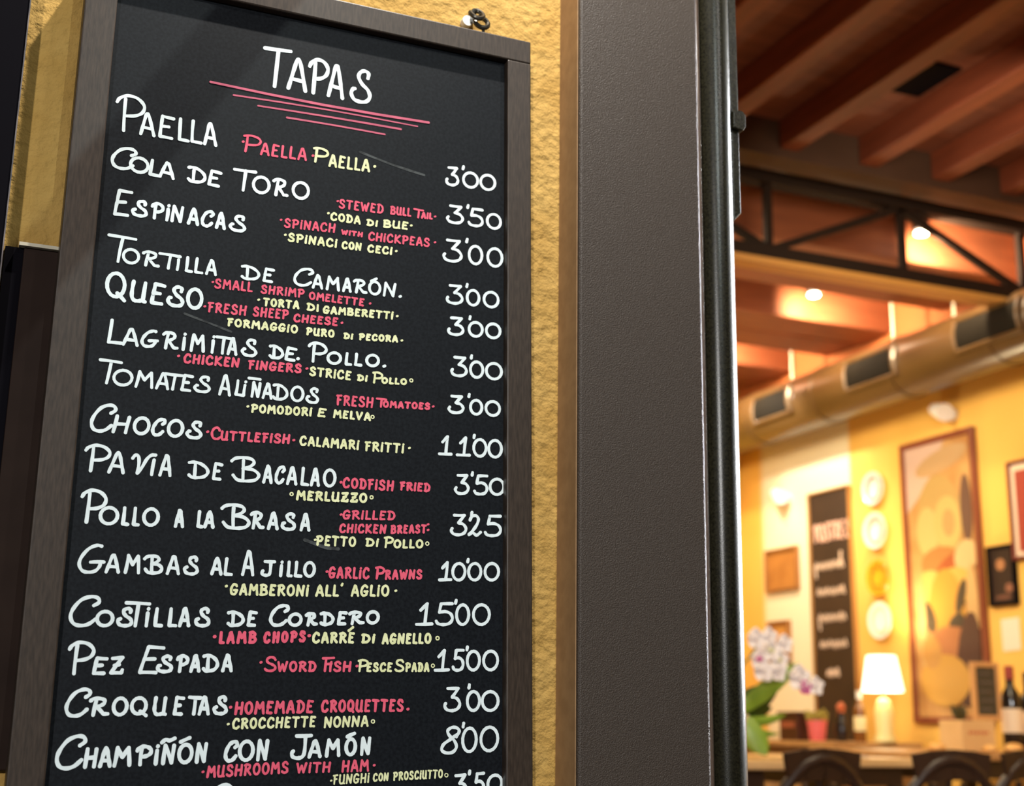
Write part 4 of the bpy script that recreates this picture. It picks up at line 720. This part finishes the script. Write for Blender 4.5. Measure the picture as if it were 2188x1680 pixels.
# bottles
def bottle(name, label, x, y, z, h, m, ml, cap, group='bottles'):
    t = thing(name, (x, y, z), label, 'bottle', group)
    s = h / .32
    MB().lathe([(.034*s, 0), (.038*s, .006*s), (.038*s, .19*s), (.034*s, .215*s), (.016*s, .245*s), (.0145*s, .305*s), (.017*s, .308*s), (.017*s, .32*s), (0, .32*s)], (x, y, z), 24).build('glass', m, t, smooth=True)
    MB().lathe([(.0385*s, .07*s), (.0388*s, .072*s), (.0388*s, .158*s), (.0385*s, .16*s)], (x, y, z), 24).build('label_paper', ml, t, smooth=True)
    MB().lathe([(.0175*s, .27*s), (.0178*s, .321*s), (0, .323*s)], (x, y, z), 18).build('capsule', cap, t, smooth=True)
M_GL = mat('dark_bottle_glass', (0.010, 0.009, 0.010), 0.12); M_LB = mat('cream_label', (0.80, 0.66, 0.48), 0.7)
bottle('wine_bottle', 'dark wine bottle with a cream label and red capsule beside the small slate sign', 4.585, 4.98, TZ + .015, .385, M_GL, M_LB, mat('red_capsule', (0.28, 0.03, 0.015), 0.4))
bottle('wine_bottle', 'dark wine bottle at the right end of the table, partly out of the picture', 4.70, 4.99, TZ + .015, .36, M_GL, M_LB, M_GL)
bottle('spirit_bottle', 'bottle with a large cream label and white cap left of the lamp', 4.62, 6.165, SB, .27, mat('amber_bottle', (0.20, 0.075, 0.015), 0.15), mat('pale_label', (0.85, 0.74, 0.42), 0.7), mat('white_cap', (0.85, 0.8, 0.7), 0.5))
# pink flower pot
t = thing('flower_pot', (4.62, 6.56, SB), 'small pink pot with a green plant on the sideboard', 'potted plant')
lab(MB().lathe([(.040, 0), (.044, .006), (.056, .102), (.060, .104), (.060, .114), (.053, .114), (.048, .09), (0, .09)], (4.62, 6.56, SB), 26).build('pot', mat('pink_glaze', (0.78, 0.16, 0.17), 0.35), t, smooth=True), 'pink pot')
M_LF2 = mat('olive_leaf', (0.34, 0.28, 0.05), 0.5)
def leaf(mb, base, tip, w, droop=.0, n=8):
    base = Vector(base); tip = Vector(tip); d = tip - base; side = d.cross(Vector((.40, .92, 0))).normalized() if abs(d.normalized().dot(Vector((.40, .92, 0)))) < .95 else Vector((1, 0, 0))
    nrm = d.cross(side).normalized(); vs = []
    for k in range(n + 1):
        u = k / n; p = base + d * u - Vector((0, 0, droop * u * u)); ww = w * math.sin(math.pi * min(.06 + u * .94, 1)) ** .7 if 0 < k < n else w * .06
        vs += [p - side * ww, p + nrm * ww * -.25, p + side * ww]
    fs = []
    for k in range(n):
        i = 3 * k; fs += [(i, i+1, i+4, i+3), (i+1, i+2, i+5, i+4)]
    mb.add(vs, fs); return mb
def build_leaf(name, m, par, *a, **k):
    o = leaf(MB(), *a, **k).build(name, m, par, smooth=True)
    s = o.modifiers.new('solid', 'SOLIDIFY'); s.thickness = .003
    return o
random.seed(3)
for k in range(9):
    a = k * .7; build_leaf('leaf', M_LF2, t, (4.62 + .02 * math.cos(a), 6.56 + .02 * math.sin(a), SB + .09), (4.62 + .06 * math.cos(a), 6.56 + .06 * math.sin(a), SB + .15 + .035 * random.random()), .022)
# dark wooden box with a mauve front
t = thing('wooden_box', (4.62, 6.75, SB), 'dark wooden box with a reddish front on the sideboard left of the pink pot', 'box')
MB().box((4.56, 6.66, SB), (4.70, 6.85, SB + .145)).build('body', mat('mahogany', (0.055, 0.016, 0.011), 0.35), t, bevel=.006)
MB().box((4.554, 6.69, SB + .07), (4.561, 6.82, SB + .105)).build('front_plate', mat('rust_plate', (0.33, 0.09, 0.05), 0.4), t)
MB().box((4.55, 6.65, SB + .145), (4.71, 6.86, SB + .162)).build('lid', mat('mahogany', (0.055, 0.016, 0.011)), t, bevel=.004)
# salmon flower in a glass vase
t = thing('flower_vase', (4.62, 6.33, SB), 'dark vase with a salmon coloured flower between the pink pot and the bottle', 'vase')
MB().lathe([(.025, 0), (.038, .025), (.042, .075), (.026, .12), (.021, .15), (.025, .16), (.017, .16), (0, .12)], (4.62, 6.33, SB), 24).build('body', mat('black_glaze', (0.012, 0.009, 0.010), 0.2), t, smooth=True)
fb = MB()
for k in range(7):
    a = k * .9; leaf(fb, (4.62, 6.33, SB + .165), (4.62 + .03 * math.cos(a), 6.33 + .055 * math.cos(a), SB + .175 + .04 * math.sin(a)), .022)
fl = fb.build('blossom', mat('salmon_petal', (0.70, 0.22, 0.10), 0.6), t, smooth=True); fl.modifiers.new('solid', 'SOLIDIFY').thickness = .004
# small slate sign on its crate
cb = TZ + .015
t = thing('crate', (4.35, 5.0, cb), 'pale wooden crate with faint red lettering on the table at the right', 'crate')
MB().box((4.262, 4.95, cb), (4.455, 5.10, cb + .137)).build('body', mat('pale_crate', (0.62, 0.40, 0.18), 0.6, color2=(0.68, 0.46, 0.22), scale=5), t, bevel=.004)
mb = MB()
for k in range(6): mb.box((4.300 + k * .020, 4.9485, cb + .074 + .004 * (k % 2)), (4.314 + k * .020, 4.9505, cb + .090))
mb.build('lettering', mat('faded_red_ink', (0.50, 0.16, 0.07), 0.7), t)
fz0, fz1 = cb + .137, cb + .137 + .262
x0, x1 = 4.362, 4.518
t = thing('slate_sign', (4.44, 4.98, fz0), 'slate sign in a pale wooden frame standing on the crate', 'sign')
MB().box((x0 + .015, 4.975, fz0 + .02), (x1 - .015, 4.988, fz1 - .02)).build('slate', mat('grey_slate', (0.045, 0.040, 0.030), 0.5), t)
fr = MB(); fr.box((x0, 4.968, fz0), (x0 + .020, 4.992, fz1)); fr.box((x1 - .020, 4.968, fz0), (x1, 4.992, fz1)); fr.box((x0 + .020, 4.968, fz1 - .022), (x1 - .020, 4.992, fz1)); fr.box((x0 + .020, 4.968, fz0), (x1 - .020, 4.992, fz0 + .024))
fr.build('frame', mat('pale_wood_frame', (0.58, 0.31, 0.12), 0.5), t, bevel=.003)
mb = MB()
for k in range(5):
    z = fz1 - .055 - k * .040; mb.tube([(x0 + .040 + .016 * i, 4.973, z + .006 * ((i + k) % 2)) for i in range(5 + (k % 2))], .003, 5)
mb.build('chalk_lines', mat('dim_chalk', (0.17, 0.14, 0.12), 0.9), t)
# a bit of greenery, bread and a napkin
t = thing('herb_bunch', (4.315, 5.02, cb + .137), 'small tuft of green herbs on the crate beside the slate sign', 'herbs')
hb = MB()
for k in range(10):
    a = k * 1.3; leaf(hb, (4.315, 5.02, cb + .137), (4.315 + .035 * math.cos(a), 5.02 + .03 * math.sin(a), cb + .172 + .03 * (k % 3) * .6), .014)
o = hb.build('leaves', mat('dark_herb', (0.06, 0.05, 0.012), 0.6), t, smooth=True); o.modifiers.new('solid', 'SOLIDIFY').thickness = .002
M_BREAD = mat('golden_crust', (0.62, 0.30, 0.07), 0.6, color2=(0.72, 0.42, 0.14), scale=25, bump=.4, bscale=40, bdist=.004)
for k, (x, y, s, lb) in enumerate(((4.49, 4.88, .036, 'golden bread roll in front of the crate corner'), (4.60, 4.84, .034, 'golden bread roll in front of the dark bottles'), (4.16, 5.0, .034, 'flat golden roll left of the crate'), (4.32, 4.84, .028, 'small pale roll at the table edge before the crate'))):
    mb = MB().lathe([(.0, 0), (s * .8, .004), (s * 1.15, s * .35), (s * 1.05, s * .75), (s * .6, s * 1.05), (0, s * 1.12)], (x, y, cb), 20)
    tag(mb.build('bread_roll', M_BREAD, smooth=True), lb, 'bread', 'rolls on the right table')
o = MB()
n = 8
for i in range(n + 1):
    for j in range(5):
        u, v = i / n, j / 4
        o.v.append((3.46 + .16 * u + .02 * v, 4.80 + .12 * v - .03 * u, TZ - .008 + .022 * math.sin(u * 3.1) * (0.5 + .5 * v)))
for i in range(n):
    for j in range(4): o.f.append([i*5 + j, (i+1)*5 + j, (i+1)*5 + j + 1, i*5 + j + 1]); o.mi.append(0)
nap = o.build('napkin', mat('white_linen', (0.86, 0.82, 0.76), 0.8), smooth=True); nap.modifiers.new('solid', 'SOLIDIFY').thickness = .004
tag(nap, 'white folded napkin on the small middle table', 'napkin')
# ---- orchid on the near table
ox, oy, oz = 2.83, 4.62, TZ - .01
t = thing('orchid', (ox, oy, oz), 'white and magenta orchid with broad green leaves in a pale pot next to the pillar', 'potted plant')
lab(MB().lathe([(.055, 0), (.060, .006), (.078, .150), (.082, .152), (.082, .165), (.072, .165), (.066, .13), (0, .13)], (ox + .01, oy, oz), 28).build('pot', mat('cream_pot', (0.85, 0.75, 0.55), 0.4), t, smooth=True), 'cream pot')
M_LEAF = mat('orchid_leaf', (0.16, 0.28, 0.02), 0.35, color2=(0.26, 0.42, 0.05), scale=6)
M_LEAFD = mat('orchid_leaf_dark', (0.035, 0.075, 0.010), 0.4)
zc_ = oz + .15
for bs_, tp, w_, dr_, m_ in (((2.87, 4.60, zc_ + .02), (3.165, 4.60, 1.145), .036, .0, M_LEAF), ((2.86, 4.63, zc_ + .02), (3.09, 4.64, 1.05), .052, .0, M_LEAFD),
                          ((2.87, 4.58, zc_), (3.085, 4.58, .875), .020, -.07, M_LEAF), ((2.87, 4.57, zc_ + .01), (2.935, 4.50, .760), .048, -.03, M_LEAF),
                          ((2.86, 4.60, zc_), (3.04, 4.57, .78), .018, -.09, M_LEAF), ((2.84, 4.60, zc_), (2.64, 4.62, 1.03), .036, .03, M_LEAF),
                          ((2.86, 4.62, zc_), (3.07, 4.66, .97), .034, .0, M_LEAFD)):
    build_leaf('leaf', m_, t, bs_, tp, w_, droop=dr_, n=10)
MB().tube([(2.84, 4.61, zc_), (2.88, 4.60, 1.10), (2.96, 4.59, 1.20), (3.04, 4.58, 1.20), (3.12, 4.57, 1.13), (3.19, 4.56, 1.07)], .005, 8).build('flower_stem', mat('stem_green', (0.12, 0.16, 0.03), 0.5), t, smooth=True)
M_PET = mat('white_petal', (0.90, 0.86, 0.88), 0.6); M_MAG = mat('magenta_lip', (0.62, 0.05, 0.33), 0.5)
for fx, fz, r_, ml in ((2.945, 1.15, .045, M_MAG), (2.99, 1.24, .04, M_PET), (3.06, 1.215, .04, M_PET), (2.93, 1.23, .045, M_PET), (3.03, 1.10, .035, M_PET), (3.00, 1.185, .045, M_YEL), (3.035, 1.150, .045, M_YEL), (3.125, 1.085, .055, M_PET), (3.150, 1.048, .030, M_MAG), (3.20, 1.055, .040, M_PET), (2.96, 1.11, .05, M_PET)):
    fb = MB()
    for k in range(5):
        a = math.radians(90 + 72 * k); leaf(fb, (fx, 4.555, fz), (fx + r_ * math.cos(a), 4.545 - .008, fz + r_ * math.sin(a)), r_ * .48, n=6)
    bl_ = fb.build('blossom', M_PET if ml is not M_MAG or r_ > .04 else M_MAG, t, smooth=True); s_ = bl_.modifiers.new('solid', 'SOLIDIFY'); s_.thickness = .003
    MB().lathe([(0, -.008), (.011, -.003), (.013, .006), (0, .012)], (fx, 4.545, fz), 12).build('lip', ml, bl_, smooth=True)
